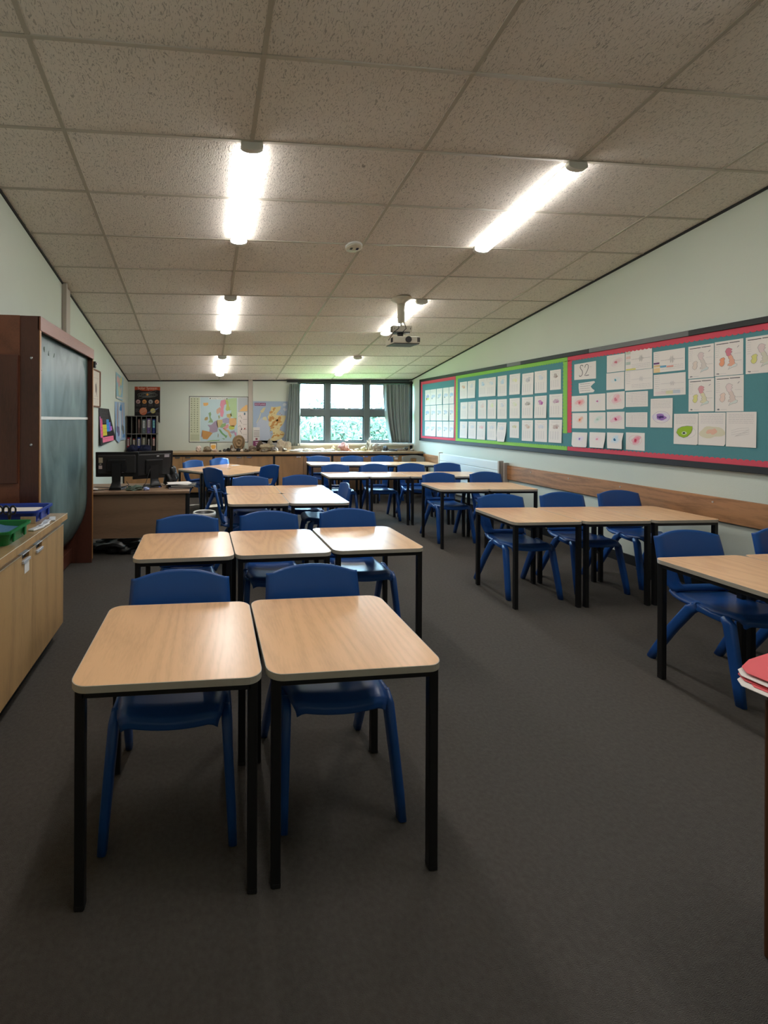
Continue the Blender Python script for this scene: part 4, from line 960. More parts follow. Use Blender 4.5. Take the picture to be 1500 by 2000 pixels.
def wave(q, label, strong, seed, bars):
    s = rs(*q); ink = INKM if strong else INKL; P = []
    for k in range(60):
        a = .24+.72*k/59; e = math.exp(-((a-.6)/.07)**2); P.append((a, .55+(.22*e*math.sin(k*2.6)+.012*math.sin(k*1.7))*(1 if strong else .7)))
    s.line(P, .0018, ink, 2); s.textlines(.04, .2, .35, .92, 7, INKL, seed); s.textlines(.25, .95, .12, .28, 3, INKL, seed+1)
    for (a0, b0, a1, b1, c) in bars: s.rect(a0, b0, a1, b1, flat(c), 1)
    s.build('wave_worksheet', label, 'worksheet', 'seismograph worksheets')
wave((4.347, 2.282, 4.058, 2.073), 'landscape worksheet with a wave trace and a yellow strip at its lower left', True, 3, [(.02, .02, .4, .09, (216, 208, 110)), (.02, .6, .2, .72, (226, 196, 186)), (.02, .3, .2, .44, (186, 200, 190)), (.02, .85, .2, .96, (190, 204, 180))])
wave((4.042, 2.231, 3.742, 2.02), 'landscape worksheet with a wave trace and purple, blue and red boxes', True, 5, [(.01, .40, .2, .48, (112, 66, 120)), (.01, .26, .22, .36, (222, 190, 140)), (.22, .22, .42, .31, (110, 170, 200)), (.44, .20, .65, .27, (230, 160, 146)), (.01, .0, .22, .22, (226, 198, 150))])
wave((4.352, 2.07, 4.049, 1.86), 'landscape worksheet with faint writing, below the yellow-striped wave sheet', False, 7, [])
wave((4.039, 2.0, 3.735, 1.787), 'landscape worksheet with faint writing and pale yellow and blue tints, above the purple drawing', False, 9, [(.05, .06, .4, .2, (224, 210, 208)), (.4, .06, .62, .22, (220, 216, 180)), (.62, .08, .84, .24, (200, 208, 214))])
for q, lb, sd_ in (((4.342, 1.844, 4.098, 1.684), 'small faint landscape worksheet, upper of the two right of the pink drawings', 21), ((4.341, 1.625, 4.103, 1.47), 'small faint landscape worksheet, lower of the two right of the pink drawings', 25)):
    s = rs(*q); s.textlines(.06, .94, .12, .88, 8, INKL, sd_); s.line([(.3, .3), (.3, .8)], .0015, INKL, 2); s.build('worksheet', lb, 'worksheet')
UK = [(.42, .90), (.50, .93), (.58, .90), (.66, .86), (.60, .80), (.66, .76), (.58, .70), (.62, .64), (.68, .56), (.70, .48), (.76, .44), (.74, .38), (.78, .30), (.86, .27), (.84, .20), (.76, .17), (.66, .16), (.56, .12), (.48, .08), (.54, .17), (.58, .22), (.46, .24), (.48, .30), (.56, .33), (.52, .40), (.56, .46), (.50, .52), (.48, .60), (.42, .64), (.40, .72), (.36, .80)]
IRE = [(.14, .26), (.22, .22), (.30, .27), (.34, .36), (.32, .46), (.36, .52), (.30, .58), (.20, .56), (.12, .50), (.16, .42), (.10, .34)]
def ukmap(q, label, cS, cE, cI, cY, seed):
    s = rs(*q); m0 = lambda P, y0, y1: [(a, b) for a, b in P]
    def sc(P): return [(.08+.84*a, .10+.74*b) for a, b in P]
    sco = sc([p for p in UK if p[1] >= .60]); eng = sc([(.50, .52), (.48, .60), (.62, .64), (.68, .56), (.70, .48), (.76, .44), (.74, .38), (.78, .30), (.60, .20), (.58, .22), (.46, .24), (.48, .30), (.56, .33), (.52, .40), (.56, .46)])
    se = sc([(.78, .30), (.86, .27), (.84, .20), (.76, .17), (.66, .16), (.56, .12), (.48, .08), (.54, .17), (.60, .20)])
    cS, cE, cI, cY = [soft(c, .25) for c in (cS, cE, cI, cY)]
    s.poly(sco, flat(cS), 1); s.poly(eng, flat(cE), 1); s.poly(se, flat(cY), 1); s.poly(sc(IRE), flat(cI), 1)
    s.line(sc(UK)+[sc(UK)[0]], .0018, INKM, 3); s.line(sc(IRE)+[sc(IRE)[0]], .0018, INKM, 3)
    s.rect(.06, .915, .50, .935, INK, 2); s.rect(.53, .92, .88, .94, INK, 2)
    s.textlines(.04, .18, .55, .85, 6, INKL, seed); s.line([(.86, .82), (.80, .77)], .004, INKM, 2)
    s.blob(.12, .06, .05, .02, INKM, 1, seed); s.rect(.2, .055, .42, .062, INKL); s.rect(.7, .6, .92, .606, INKL); s.rect(.72, .4, .95, .405, INKM)
    s.build('outline_map', label, 'map', 'coloured outline maps')
ukmap((3.712, 2.232, 3.498, 1.931), 'outline map sheet in muted pink with a blue-grey southeast, upper left of the map group', (214, 190, 188), (206, 196, 186), (218, 200, 184), (196, 206, 204), 1)
ukmap((3.492, 2.237, 3.278, 1.935), 'outline map sheet coloured bright orange and crimson', (204, 96, 116), (226, 150, 120), (236, 140, 92), (212, 216, 210), 2)
ukmap((3.26, 2.236, 3.046, 1.931), 'outline map sheet with yellow-green island, at the photo edge', (216, 190, 188), (206, 200, 176), (206, 204, 96), (200, 208, 190), 3)
ukmap((3.708, 1.924, 3.495, 1.624), 'outline map sheet with red north and yellow-green island, lower row', (206, 130, 136), (214, 206, 160), (214, 212, 110), (200, 214, 206), 4)
ukmap((3.487, 1.930, 3.274, 1.620), 'outline map sheet in faint peach, lower row right', (224, 200, 196), (214, 192, 178), (228, 196, 178), (208, 216, 206), 5)
def cellA4(q, label, draw, corners=None):
    s = rs(*q, lift=.004, corners=corners); s.textlines(.08, .92, .68, .93, 6, INKL, len(label)); draw(s); s.build('cell_drawing', label, 'drawing', 'large cell drawings')
def dpur(s): s.blob(.5, .36, .38, .16, flat((214, 206, 220)), 1, 2, .2); s.ring(.5, .36, .38, .2, .002, flat((150, 130, 170)), 2); s.blob(.5, .36, .24, .10, flat((150, 112, 176)), 3, 4, .3); s.blob(.5, .36, .1, .05, flat((66, 38, 104)), 4, 1, .4); s.blob(.36, .37, .05, .03, flat((96, 60, 130)), 4, 1, .4)
def dgreen(s):
    s.ring(.5, .40, .42, .19, .0022, flat((176, 190, 176)), 1)
    P = [(.12, .38), (.18, .50), (.34, .57), (.56, .60), (.78, .59), (.78, .50), (.72, .38), (.58, .26), (.42, .22), (.24, .27)]
    s.poly(P, flat((150, 184, 44)), 2); s.line(P+[P[0]], .003, flat((74, 96, 40)), 3); s.blob(.45, .37, .10, .055, flat((208, 218, 190)), 4, 1, .1); s.blob(.44, .37, .055, .032, flat((40, 60, 44)), 5, 1, .15)
def dolive(s): s.blob(.5, .40, .42, .20, flat((212, 206, 180)), 1, 1, .25); s.blob(.52, .42, .18, .09, flat((224, 180, 158)), 2, 3, .4, rot=.5)
def dgrey(s):
    for k in range(3): s.line([(.18, .46-.06*k), (.4, .52-.07*k), (.75, .55-.06*k), (.78, .50-.06*k), (.3, .30)], .0022, flat((190, 184, 180)), 1)
cellA4((4.069, 1.76, 3.852, 1.47), 'portrait drawing with a dark purple blot', dpur)
cellA4((3.839, 1.605, 3.625, 1.315), 'portrait drawing of a bright green cell with a dark nucleus', dgreen, [(0, .0), (.93, 0), (1, .03), (1, 1), (0, 1)])
cellA4((3.621, 1.612, 3.405, 1.319), 'portrait drawing of a pale olive and orange cell, right of the green one', dolive, [(0, 0), (.95, 0), (1, .06), (1, 1), (0, 1)])
cellA4((3.40, 1.615, 3.184, 1.317), 'portrait drawing in faint pencil, rightmost of the lower sheets', dgrey)

# radiator
t = empty('radiator', (XR-.1, 7.18, .2), 0, 'long pale flat-panel radiator under the far end of the display board', 'radiator')
mb = MB(); x0_ = -.03
mb.box(-.012, .0, -.885, .885, .02, .715, M['rad'], .003, 1)
for k in range(5): mb.box(-.022, -.010, -.87, .87, .03+.137*k, .03+.137*k+.128, M['rad'], .006, 2)
mb.build('front_panel', t)
for k in range(4): MB().box(-.024, -.020, -.87, .87, .158+.137*k, .164+.137*k, M['white'], .001, 1).build('ridge', t)
for s in (-1, 1): MB().box(-.03, .05, s*.885-(.035 if s > 0 else 0), s*.885+(0 if s > 0 else .035), .01, .725, M['cream'] if s > 0 else M['post'], .004, 1).build('end_cap', t)
MB().box(.05, .0985, -.6, .6, .1, .16, M['post']).build('wall_bracket', t); MB().cyl((.03, -.86, -.2), (.03, -.86, .05), .012, M['post']).build('pipe', t)
setp(MB().box(XR-.075, XR-.001, 6.245, 6.275, .0, .90, M['post'], .003, 1).build('pipe_casing'), 'grey upright pipe casing at the near end of the radiator', 'casing')

# ---------------------------------------------------------------- posters on the far wall
UB = (1, 0, 0); NB = (0, -1, 0)
def bs(x0, z1, x1, z0, off=.001, base=None, corners=None, lift=0): return Sheet((x0, YB, z0), UB, x1-x0, z1-z0, NB, off, lift, base, corners=corners)
blk = flat((30, 27, 28)); s = bs(-1.401, 2.196, -.890, 1.455, base=blk)
s.poly([(0, 1), (0, .90), (.15, .915), (.3, .885), (.5, .88), (.7, .89), (.85, .91), (1, .90), (1, 1)], flat((168, 74, 44)), 1)
s.text('Solar System', .5, .955, .076, flat((228, 190, 170)), 3, 1.0)
gr = flat((150, 156, 150))
for k, (ra, rb) in enumerate(((.10, .022), (.17, .034), (.24, .046), (.32, .058), (.38, .072))): s.ring(.5, .775, ra, rb, .0028, gr, 1, 40)
s.line([(.16, .68), (.14, .72), (.3, .78), (.6, .86), (.85, .91), (.82, .86), (.6, .80), (.4, .71), (.25, .67), (.16, .68)], .0025, gr, 2)
s.blob(.5, .785, .045, .03, flat((214, 150, 70)), 3, 0, 0)
for k, c in enumerate(((170, 140, 140), (200, 140, 80), (150, 152, 150), (204, 140, 100))):
    a = .14+.245*k; s.blob(a, .585, .085, .058, flat(c), 1, 0, 0, 26); s.blob(a-.01, .58, .045, .022, flat(tuple(int(v*.65) for v in c)), 2, k*2, .4); s.textlines(a-.09, a+.09, .46, .53, 4, flat((84, 80, 80)), k, .006)
s.blob(.34, .32, .15, .105, flat((190, 108, 74)), 1, 0, 0, 30)
for k in range(4): s.line([(.22, .26+.035*k), (.34, .30+.035*k), (.46, .33+.03*k)], .007, flat((216, 170, 140)), 2)
s.poly([(.48, .27), (.60, .31), (.86, .36), (.95, .42), (.80, .385), (.55, .31)], flat((84, 96, 130)), 1); s.blob(.72, .335, .10, .07, flat((180, 172, 110)), 2, 0, 0, 26); s.line([(.48, .27), (.72, .315), (.95, .42)], .008, flat((100, 116, 150)), 3)
s.textlines(.04, .18, .30, .38, 5, flat((84, 80, 80)), 9, .006); s.textlines(.82, .98, .20, .28, 5, flat((84, 80, 80)), 10, .006); s.rect(.90, .012, .97, .025, flat((200, 200, 196)), 1)
s.build('planet_poster', 'black Solar System poster with planets, high on the far wall at left', 'poster')

# wall map of a continent
s = bs(-.299, 2.012, .932, 1.05, base=blk); s.rect(.009, .012, .991, .988, flat((214, 216, 206)), 1)
s.rect(.018, .025, .178, .975, flat((190, 196, 168)), 2); s.rect(.185, .025, .815, .975, flat((178, 200, 204)), 2); s.rect(.822, .66, .985, .975, flat((176, 182, 186)), 2)
s.poly([(.84, .68), (.90, .76), (.96, .82), (.985, .82), (.985, .68)], flat((222, 180, 122)), 3); s.rect(.822, .025, .985, .65, flat((216, 206, 200)), 2)
rr = random.Random(3)
for c_ in range(3):
    for r_ in range(16):
        a = .03+.05*c_; b = .94-.047*r_; s.blob(a+.008, b, .007, .010, flat((52, 60, 58)) if rr.random() < .75 else flat((120, 126, 110)), 3, rr.random()*6, .4, 8); s.line([(a+.016, b-.012), (a+.034, b+.006)], .003, flat((120, 126, 112)), 3)
for k in range(5): s.rect(.022, .16-.024*k, .17, .168-.024*k, flat((150, 156, 130)), 3)
def cont(P, c, L_=4): s.poly([((a-100)/1240., 1-(b-150)/955.) for a, b in P], flat(c), L_)
cont([(870, 200), (1095, 175), (1095, 620), (1040, 600), (960, 540), (985, 430), (930, 450), (950, 330)], (172, 196, 150))   # east
cont([(850, 215), (900, 225), (930, 320), (950, 420), (890, 455), (860, 420), (880, 330), (860, 280)], (176, 188, 110))
cont([(760, 235), (850, 210), (875, 300), (835, 330), (815, 420), (825, 480), (800, 580), (750, 560), (745, 470), (760, 380), (740, 330)], (206, 140, 156))
cont([(740, 370), (760, 400), (745, 480), (690, 520), (665, 480), (670, 420)], (196, 160, 140), 5)
cont([(390, 285), (495, 280), (495, 330), (450, 350), (400, 345)], (218, 172, 110))
cont([(415, 640), (430, 590), (480, 570), (495, 600), (480, 640), (440, 650)], (170, 150, 104))
cont([(500, 500), (545, 470), (560, 520), (545, 580), (590, 650), (600, 690), (490, 692), (530, 640), (520, 580)], (136, 164, 126))
cont([(700, 550), (735, 540), (745, 590), (715, 620)], (150, 160, 130))
cont([(480, 740), (560, 740), (640, 660), (680, 650), (700, 780), (690, 880), (590, 905), (520, 880), (530, 800)], (156, 142, 160))
cont([(680, 640), (790, 630), (800, 700), (770, 780), (700, 800), (670, 720)], (186, 172, 124))
cont([(790, 620), (880, 590), (940, 610), (935, 700), (870, 715), (800, 690)], (160, 154, 176))
cont([(940, 600), (1090, 600), (1090, 720), (1050, 780), (960, 760), (930, 700)], (210, 170, 118))
cont([(880, 520), (980, 500), (990, 560), (950, 600), (890, 580)], (190, 170, 110))
cont([(780, 720), (870, 700), (860, 760), (790, 800), (740, 790)], (140, 168, 116), 5)
cont([(860, 740), (925, 720), (920, 800), (860, 830), (800, 820)], (206, 146, 150))
cont([(930, 760), (1040, 750), (1050, 820), (990, 845), (930, 820)], (184, 192, 92))
cont([(710, 820), (760, 840), (800, 900), (860, 950), (900, 965), (870, 1020), (840, 975), (780, 930), (740, 880)], (118, 160, 110))
cont([(780, 1015), (850, 1025), (830, 1045)], (118, 160, 110)); cont([(700, 910), (715, 940), (710, 1000), (695, 990)], (140, 140, 120))
cont([(790, 800), (870, 830), (930, 850), (960, 900), (990, 960), (970, 1020), (930, 960), (910, 900), (850, 860)], (196, 164, 126))
cont([(370, 850), (520, 880), (590, 910), (530, 980), (480, 1040), (390, 1030), (365, 960)], (190, 142, 84)); cont([(360, 900), (375, 870), (372, 1000), (345, 990)], (180, 160, 170))
cont([(440, 1080), (560, 1060), (740, 1050), (730, 1070), (500, 1082)], (136, 168, 116)); cont([(1040, 900), (1090, 890), (1090, 985), (1060, 960)], (196, 140, 170))
cont([(940, 890), (1050, 850), (1060, 900), (1000, 920)], (160, 150, 170))
for k in range(5): s.line([(.835+.03*(k % 2), .56-.11*k), (.86, .60-.11*k), (.89, .52-.11*k)], .006, flat((60, 90, 60) if k == 0 else (60, 54, 56)), 3); s.rect(.91, .50-.11*k, .975, .507-.11*k, flat((160, 150, 146)), 3)
s.rect(.925, .60, .95, .65, flat((90, 116, 130)), 3); s.blob(.885, .29, .01, .018, flat((70, 40, 40)), 3); s.blob(.94, .30, .01, .018, flat((150, 50, 40)), 3)
s.rect(.33, .935, .65, .972, flat((222, 224, 216)), 3); s.text('Columbus Travel Guides', .49, .953, .034, INK, 5, .95); s.blob(.35, .953, .009, .014, INK, 5); s.blob(.635, .953, .009, .014, INK, 5)
s.build('wall_map', 'large framed map of Europe with flags, centre of the far wall', 'map')

# map of the north
s = bs(1.035, 1.920, 1.775, .955, base=flat((156, 172, 194)), off=.004)
s.rect(.0, .0, 1, .14, flat((172, 168, 168)), 1); s.poly([(.1, .14), (.1, .5), (.2, .62), (.35, .66), (.45, .55), (.5, .2), (.75, .1), (.4, .08)], flat((176, 184, 200)), 1)
SCO = [(.52, .88), (.62, .87), (.80, .895), (.78, .82), (.70, .76), (.66, .70), (.80, .69), (.95, .69), (.93, .60), (.86, .50), (.78, .42), (.76, .36), (.86, .34), (.92, .30), (.88, .22), (.78, .17), (.62, .13), (.50, .14), (.52, .20), (.58, .28), (.55, .36), (.48, .34), (.50, .42), (.44, .48), (.46, .56), (.42, .66), (.46, .72), (.50, .80)]
s.poly(SCO, flat((206, 190, 142)), 2); s.poly([(.20, .78), (.30, .86), (.36, .86), (.30, .76), (.24, .74)], flat((200, 190, 150)), 2); s.line([(.22, .74), (.18, .64), (.12, .56), (.10, .52)], .02, flat((196, 192, 170)), 2); s.blob(.34, .62, .05, .05, flat((200, 192, 160)), 2, 2, .4)
rr = random.Random(8)
for a, b, ra, rb in ((.52, .62, .07, .06), (.74, .59, .09, .05), (.62, .55, .09, .03), (.52, .76, .07, .02), (.60, .83, .04, .03), (.55, .47, .06, .025), (.68, .50, .06, .02), (.60, .24, .05, .02), (.72, .25, .05, .025), (.84, .27, .04, .02), (.56, .42, .05, .02), (.80, .48, .03, .015)): s.blob(a, b, ra, rb, flat((186, 136, 80)), 3, rr.random()*6, .5, rot=.5)
for k in range(26): s.blob(rr.uniform(.46, .84), rr.uniform(.2, .8), .022, .007, flat((170, 122, 70)), 4, rr.random()*6, .5, 9, rot=.7)
s.rect(.04, .90, .36, .965, flat((134, 74, 110)), 1); s.text('SCOTLAND', .20, .932, .052, flat((220, 208, 216)), 3, .8)
s.rect(0, .14, .19, .43, flat((206, 202, 198)), 2)
for k in range(5): s.rect(.02, .35-.032*k, .18, .358-.032*k, flat((70, 66, 70)), 3)
s.rect(.07, .15, .13, .195, flat((140, 80, 90)), 3); s.rect(0, .02, .19, .13, flat((130, 66, 100)), 3); s.rect(.08, .045, .17, .06, flat((220, 210, 216)), 4); s.rect(.07, .085, .16, .10, flat((220, 210, 216)), 4)
s.blob(.91, .93, .05, .035, flat((190, 196, 204)), 2, 1); s.blob(.92, .82, .05, .035, flat((190, 196, 204)), 2, 3)
s.build('wall_map', 'pale blue map of Scotland on the far wall beside the curtain', 'map')

# ---------------------------------------------------------------- left wall: framed print, colour chart, two hanging maps
UL = (0, 1, 0); NL = (1, 0, 0)
t = empty('framed_print', (XL, 6.6, 1.71), 0, 'framed sketch in a thin brown frame on the left wall, half hidden by the chalkboard', 'picture')
mb = MB()
for q in ((6.30, 6.90, 1.70, 1.72), (6.30, 6.90, 2.215, 2.235), (6.30, 6.32, 1.70, 2.235), (6.88, 6.90, 1.70, 2.235)): mb.box(XL+.001, XL+.02, q[0], q[1], q[2], q[3], M['mahogy'], .002, 1)
o = mb.build('frame', t); o.location = (-XL, -6.6, -1.71)
s = Sheet((XL+.004, 6.32, 1.72), UL, .56, .495, NL, .001, 0, flat((216, 204, 190))); s.line([(.35, .2), (.86, .2), (.86, .8), (.35, .8), (.35, .2)], .003, INKM, 1); s.blob(.62, .5, .06, .2, flat((120, 110, 104)), 1, 2, .5); s.line([(.45, .28), (.8, .28)], .003, INKM, 2)
s.textlines(.5, .72, .1, .14, 2, INKL, 2); o = s.mb.build('print', t); o.location = (-XL, -6.6, -1.71)
s = Sheet((XL, 6.84, 1.13), UL, 1.14, .565, NL, .003, .03, blk, corners=[(0, 0), (1, .09), (.93, .30), (.78, .65), (.63, 1), (0, 1)])
cr = random.Random(2)
for a0, a1, b0, b1, c in ((.03, .08, .22, .78, (200, 110, 170)), (.08, .17, .22, .72, (240, 96, 130)), (.17, .42, .26, .56, (214, 200, 60)), (.42, .58, .36, .70, (60, 150, 214)), (.58, .68, .36, .62, (110, 110, 214)), (.68, .78, .38, .50, (200, 110, 190)), (.14, .86, .08, .22, (240, 120, 150))):
    s.rect(a0, b0, a1, b1, flat(c), 1); n = max(1, round((a1-a0)/.045))
    for k in range(1, n): s.rect(a0+(a1-a0)*k/n-.001, b0, a0+(a1-a0)*k/n+.001, b1, flat(tuple(int(v*.6) for v in c)), 2)
    for k in range(1, max(2, int((b1-b0)/.09))): s.rect(a0, b0+.09*k, a1, b0+.09*k+.006, flat(tuple(int(v*.6) for v in c)), 2)
s.textlines(.05, .55, .62, .96, 10, flat((96, 92, 90)), 4, .006); s.rect(.12, .04, .8, .045, flat((120, 120, 118)), 1)
s.build('periodic_chart', 'black chart with pink, yellow and blue blocks, curling off the left wall', 'poster')
s = Sheet((XL, 8.14, 1.87), UL, .76, .49, NL, .003, .01, flat((150, 186, 198)), corners=[(0, .06), (.8, 0), (.80, .15), (1, .92), (.6, .94), (0, 1)])
for a, b, ra, rb, c in ((.3, .7, .18, .2, (206, 170, 170)), (.62, .75, .16, .14, (200, 196, 140)), (.4, .35, .2, .16, (190, 196, 170)), (.62, .4, .08, .1, (196, 190, 190))): s.blob(a, b, ra, rb, flat(c), 1, a*9, .4)
s.rect(0.02, .07, .78, .13, flat((206, 204, 196)), 2); s.build('wall_map', 'faded world map high on the left wall near the far corner', 'map')
s = Sheet((XL, 8.04, 1.10), UL, 1.0, .75, NL, .003, .02, flat((150, 176, 204)), corners=[(.03, .1), (.3, .0), (.45, .06), (1, .04), (.98, .5), (.97, 1), (0, .98)])
s.rect(.40, .1, .50, .98, flat((206, 210, 206)), 1)
for a, b, ra, rb, c in ((.22, .62, .09, .28, (156, 146, 150)), (.70, .6, .10, .26, (170, 166, 178)), (.25, .3, .13, .13, (104, 100, 140)), (.72, .32, .12, .12, (120, 128, 120)), (.55, .85, .08, .1, (70, 130, 180)), (.8, .15, .1, .06, (90, 140, 190))): s.blob(a, b, ra, rb, flat(c), 2, b*9, .4)
s.build('wall_map', 'lower blue ocean map on the left wall, two panels side by side', 'map')
setp(MB().box(XL, XL+.025, 6.72, 6.82, .93, 1.01, M['white'], .004).build('wall_socket'), 'small white socket box on the left wall behind the left monitor', 'socket')

# ---------------------------------------------------------------- rocks and things on the far worktop
def rock(cx, y, rx, ry, rz_, col, seed, label, name='rock', amp=.25, freq=1.5, sub=3, cat='rock', z=.8855):
    m = mat('stone_%d' % seed, col, .85, .3, var=.28, scale=22, bump=.5, bscale=70)
    return lump(name, label, cat, (cx, y, z), (rx, ry, rz_), m, seed, True, amp, freq, sub, 'rocks and fossils on the far worktop', rz=seed*.7)
K = [(-.10, 9.15, .055, .05, .115, (206, 190, 178), 1, 'pale pinkish lump of rock, leftmost on the far worktop'),
 (.08, 9.10, .10, .08, .105, (122, 108, 90), 2, 'brown-grey boulder left of the framed amber picture'),
 (.235, 9.05, .045, .04, .055, (196, 172, 156), 3, 'small pale pebble in front of the amber picture'),
 (.33, 9.06, .028, .025, .03, (50, 46, 46), 4, 'tiny black pebble right of the amber picture'),
 (.42, 9.07, .035, .03, .055, (56, 56, 58), 5, 'small black pyramid-shaped stone on the far worktop'),
 (.595, 9.02, .075, .05, .065, (136, 124, 110), 6, 'rounded grey stone in front of the round fossil disc'),
 (.57, 9.18, .035, .03, .14, (112, 92, 72), 7, 'upright brown stone left of the round fossil disc'),
 (.50, 9.14, .05, .04, .07, (40, 38, 38), 8, 'black stone block left of the rounded grey stone'),
 (.70, 9.12, .055, .04, .07, (38, 36, 36), 9, 'black stone block at the foot of the round fossil disc'),
 (.765, 9.03, .03, .028, .05, (206, 190, 172), 10, 'tiny whitish stone leaning before the round fossil disc'),
 (.86, 9.02, .075, .055, .055, (84, 70, 58), 11, 'flat dark brown stone right of the round fossil disc'),
 (.985, 9.14, .10, .08, .11, (112, 98, 82), 12, 'grey-brown boulder between the two wall maps'),
 (1.16, 9.22, .075, .05, .20, (80, 68, 56), 13, 'dark curved rock behind the boulder, below the post'),
 (1.32, 9.22, .18, .08, .15, (158, 142, 118), 14, 'long pale stone log below the Scotland map'),
 (1.22, 9.05, .15, .07, .055, (104, 88, 70), 15, 'low brown slab before the pale stone log'),
 (1.38, 9.30, .13, .05, .24, (150, 140, 122), 16, 'tall grey slab leaning on the Scotland map'),
 (1.60, 9.30, .10, .05, .23, (196, 182, 160), 17, 'whitish slab leaning at the foot of the Scotland map'),
 (1.74, 9.28, .09, .05, .20, (176, 164, 146), 18, 'pale tan slab next to the left curtain'),
 (1.45, 9.10, .10, .06, .085, (96, 92, 88), 19, 'grey rough stone in front of the pale slabs'),
 (1.66, 9.16, .12, .05, .06, (88, 84, 76), 20, 'flat dark stone below the left curtain'),
 (2.70, 9.16, .05, .04, .10, (196, 180, 140), 21, 'yellowish fossil shell left of the pink rock'),
 (2.80, 9.10, .035, .03, .06, (180, 168, 140), 22, 'small shell fragment touching the pink rock'),
 (2.92, 9.14, .12, .09, .16, (172, 128, 118), 23, 'reddish pink crystal rock under the middle window pane'),
 (3.04, 9.05, .05, .035, .04, (206, 160, 130), 24, 'small orange-tinged stone right of the pink rock'),
 (3.18, 9.08, .06, .04, .055, (200, 194, 176), 25, 'round white stone with dark rings'),
 (3.35, 9.14, .06, .05, .09, (206, 200, 160), 26, 'pale yellow fossil cluster'),
 (3.62, 9.10, .11, .08, .15, (156, 148, 138), 27, 'large smooth grey boulder under the right window pane'),
 (3.50, 9.26, .09, .035, .26, (122, 120, 110), 28, 'upright grey slab standing behind the grey boulder'),
 (3.83, 9.16, .075, .05, .09, (74, 74, 74), 29, 'dark oval stone right of the grey boulder'),
 (3.95, 9.05, .10, .05, .04, (60, 62, 66), 30, 'flat dark slate on the right part of the worktop'),
 (4.15, 9.10, .09, .05, .05, (112, 96, 88), 31, 'flat brown stone before the right curtain'),
 (4.28, 9.12, .05, .04, .085, (78, 76, 74), 32, 'small dark stone near the right corner'),
 (4.38, 9.06, .05, .04, .045, (150, 146, 138), 33, 'small grey stone nearest the right wall')]
for k in K: rock(*k)
# round fossil disc (ammonite) with concentric ridges
r = empty('fossil_disc', (.72, 9.24, .8855), 0, 'large round brown fossil disc leaning against the far wall', 'fossil'); r.rotation_euler.x = -.22
mb = MB(); mf = mat('fossil_brown', (130, 106, 76), .85, var=.3, scale=14, bump=.5, bscale=40)
prof = []; 
def disc(u, v):
    a = PI*u; rr_ = v; w = .128*(1+.05*math.sin(3*a)); hh = .165*(1+.03*math.sin(2*a+1))
    return (w*rr_*math.cos(a), -.03*(1-rr_**4)-.010*math.cos(rr_*14)*(rr_ < .95)-.03, .165+hh*rr_*math.sin(a))
mb.shell(disc, 48, 20, -.035, mf); o = mb.build('disc_body', r)
MB().tube([(.06, -.072, .30), (.09, -.07, .22), (.085, -.068, .12), (.06, -.06, .03)], .004, M['black'], 6).build('dark_crack', r)
t = empty('amber_picture', (.20, 9.28, .8855), 0, 'small black-framed picture with a glowing amber motif, among the rocks', 'picture'); t.rotation_euler.x = -.12
mb = MB()
for q in ((-.07, .07, 0, .01), (-.07, .07, .155, .165), (-.07, -.06, 0, .165), (.06, .07, 0, .165)): mb.box(q[0], q[1], -.01, .01, q[2], q[3], M['black'], .002, 1)
mb.build('frame', t)
MB().box(-.061, .061, -.004, .006, .009, .156, flat((228, 214, 190))).build('picture_panel', t)
mb = MB(); P = [(.045*math.cos(a)*(1+.2*math.sin(3*a)), .08+.05*math.sin(a)*(1+.15*math.cos(2*a))) for a in [2*PI*k/20 for k in range(20)]]
mb.prism(P, .0045, .0055, flat((226, 170, 80)), Matrix.Rotation(PI/2, 4, 'X')); mb.build('amber_motif', t)
# white shells, plates and papers lying in the sunlight
rr = random.Random(12)
flats = [(1.86, 9.02, .13, .05, 'long white shell lying nearest the left curtain'), (1.98, 9.16, .10, .05, 'white shell plate behind the long shell'), (2.10, 9.03, .10, .05, 'cream shell plate below the window corner'), (2.22, 9.18, .09, .05, 'pale shell under the left pane'), (2.30, 9.02, .11, .05, 'white flake of stone at the worktop edge'), (2.42, 9.14, .09, .05, 'white stone plate with grey stripe'), (2.50, 9.00, .10, .045, 'thin white slab under the left mullion'), (2.60, 9.05, .10, .045, 'thin white slab left of the yellowish fossil')]
for i, (x, y, rx, ry, lb) in enumerate(flats):
    lump('shell', lb, 'shell', (x, y, .8855), (rx, ry, .035+.012*(i % 3)), mat('shell_%d' % i, (222, 214, 200), .7, .3, var=.12, scale=30), 60+i, True, .3, 2.0, 3, 'white shells and slabs in the sunlight', rz=rr.uniform(-.4, .4))
# a long sheet under them
setp(MB().box(1.9, 2.95, 8.90, 8.99, .8855, .8875, M['paper'], 0, 1).build('paper_strip'), 'long white paper strip along the front of the sunlit worktop', 'paper')
# papers on tables
setp(MB().box(-.08, .08, -.055, .055, 0, .006, M['paper'], .001, 1, Matrix.Translation((.56, 8.02, .7112)) @ Matrix.Rotation(.5, 4, 'Z')).build('notepad'), 'small white notepad on the far corner of the angled tables', 'notepad')
setp(MB().box(-.14, .14, -.018, .018, 0, .003, M['white'], .001, 1, Matrix.Translation((3.88, 8.22, .7112)) @ Matrix.Rotation(-.6, 4, 'Z')).build('ruler'), 'white ruler on the farthest row, in front of the grey chair', 'ruler')

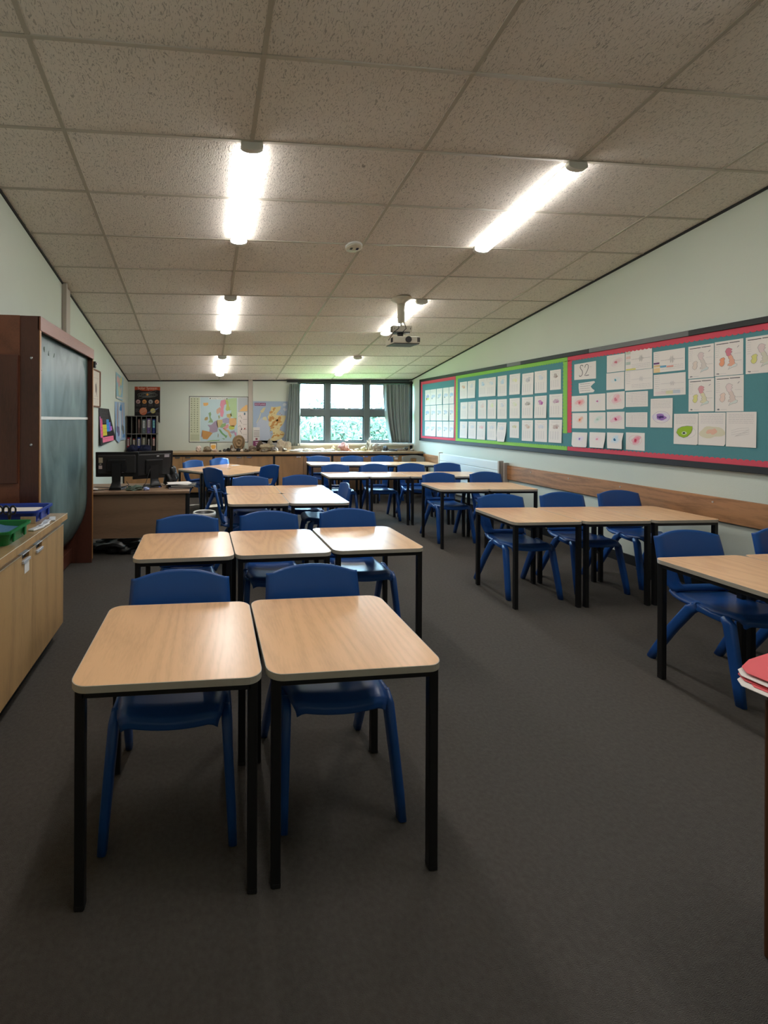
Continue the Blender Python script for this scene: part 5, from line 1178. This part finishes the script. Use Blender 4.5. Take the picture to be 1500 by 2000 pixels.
# ---------------------------------------------------------------- wooden desk edge and pink folders at the right photo edge
t = empty('side_desk', (1.62, .7, 0), 0, 'brown wooden desk at the right photo edge, under the pink card', 'desk')
def Q(mb, name): o = mb.build(name, t); o.location = (-1.62, -.7, 0); return o
Q(MB().box(1.600, 1.625, .45, 1.108, .0, .745, M['sidedesk'], .006, 2), 'side_panel'); Q(MB().box(2.40, 2.423, .45, 1.10, 0, .745, M['sidedesk'], .006, 2), 'side_panel')
Q(MB().box(1.600, 2.423, .45, 1.108, .745, .768, M['sidedesk'], .004, 1), 'desktop'); Q(MB().box(1.63, 2.40, 1.03, 1.05, .25, .745, M['sidedesk']), 'back_panel')
def card(a, x, y, z, m, label, tip=0):
    mb = MB(); P = [(.0, -.24), (.34, -.24), (.34, .03), (.10, .03), (.03, .015), (0, -.01)]
    mb.prism(P, 0, .0015, m, Matrix.Translation((x, y, z)) @ Matrix.Rotation(a, 4, 'Z') @ Matrix.Rotation(tip, 4, 'Y'))
    setp(mb.build('folded_card'), label, 'card', 'pink and white cards on the side desk')
card(.16, 1.548, 1.135, .7685, M['paper'], 'white sheet at the bottom of the pink card pile, poking out left')
card(.22, 1.572, 1.122, .7705, M['pink'], 'lowest pink card in the pile on the side desk')
card(.28, 1.578, 1.150, .7725, M['pink'], 'second pink card from the bottom of the pile on the side desk', -.01)
card(.10, 1.585, 1.163, .7800, M['paper'], 'white sheet between the upper pink cards', -.02)
card(.20, 1.600, 1.160, .7880, M['pink'], 'top pink card of the pile on the side desk', -.03)

# ---------------------------------------------------------------- outdoors: lawn and trees beyond the window
grass = mat('lawn', (96, 128, 66), .95, .1, var=.3, scale=4)
o = MB().box(-30, 40, YB+.3, 70, -.4, -.35, grass).build('ground'); struct(o)
leafm = mat('green_leaves', (92, 110, 94), .9, .0, var=.35, scale=1.3)
bark = mat('bark', (92, 78, 62), .9, var=.3, scale=20)
def tree(x, y, h, r, seed, label, n=2600):
    rr = random.Random(seed); t = empty('tree', (x, y, -.36), 0, label, 'tree', 'trees beyond the window')
    mb = MB(); mb.cyl((0, 0, 0), (0, 0, h*.6), .12, bark, r1=.06, n=10)
    for k in range(5): a = rr.random()*6.28; mb.cyl((0, 0, h*(.25+.06*k)), (r*.6*math.cos(a), r*.6*math.sin(a), h*(.5+.08*k)), .05, bark, r1=.02, n=7)
    mb.build('trunk', t)
    cl = [(Vector((rr.gauss(0, .45)*r, rr.gauss(0, .45)*r, h*.55+rr.uniform(-.42, .40)*h)), rr.uniform(.3, .5)*r) for _ in range(26)]
    bm = bmesh.new()
    for k in range(n):
        c, cr_ = rr.choice(cl); d = Vector((rr.gauss(0, 1), rr.gauss(0, 1), rr.gauss(0, 1))).normalized()*cr_*rr.uniform(.7, 1.05); p = c+d
        if p.z < .3: continue
        u = Vector((rr.gauss(0, 1), rr.gauss(0, 1), rr.gauss(0, 1))).normalized(); w = u.orthogonal().normalized(); s_ = rr.uniform(.06, .11)
        q = [p-u*s_, p+w*s_*.55, p+u*s_, p-w*s_*.55]; bm.faces.new([bm.verts.new(v) for v in q])
    me = bpy.data.meshes.new('foliage'); bm.to_mesh(me); bm.free(); me.materials.append(leafm); o = bpy.data.objects.new('foliage', me); COL.objects.link(o); o.parent = t
tree(4.0, 15.5, 2.15, 1.5, 1, 'leafy tree outside, seen in the left window panes', 9000)
tree(6.2, 16.5, 1.75, 1.7, 2, 'leafy tree outside, seen in the middle window panes', 9000)
tree(8.4, 17.2, 1.75, 1.5, 3, 'leafy tree outside, seen in the right window panes', 8000)
tree(5.2, 20.8, 1.9, 1.8, 4, 'farther tree outside between the left and middle trees', 7000)
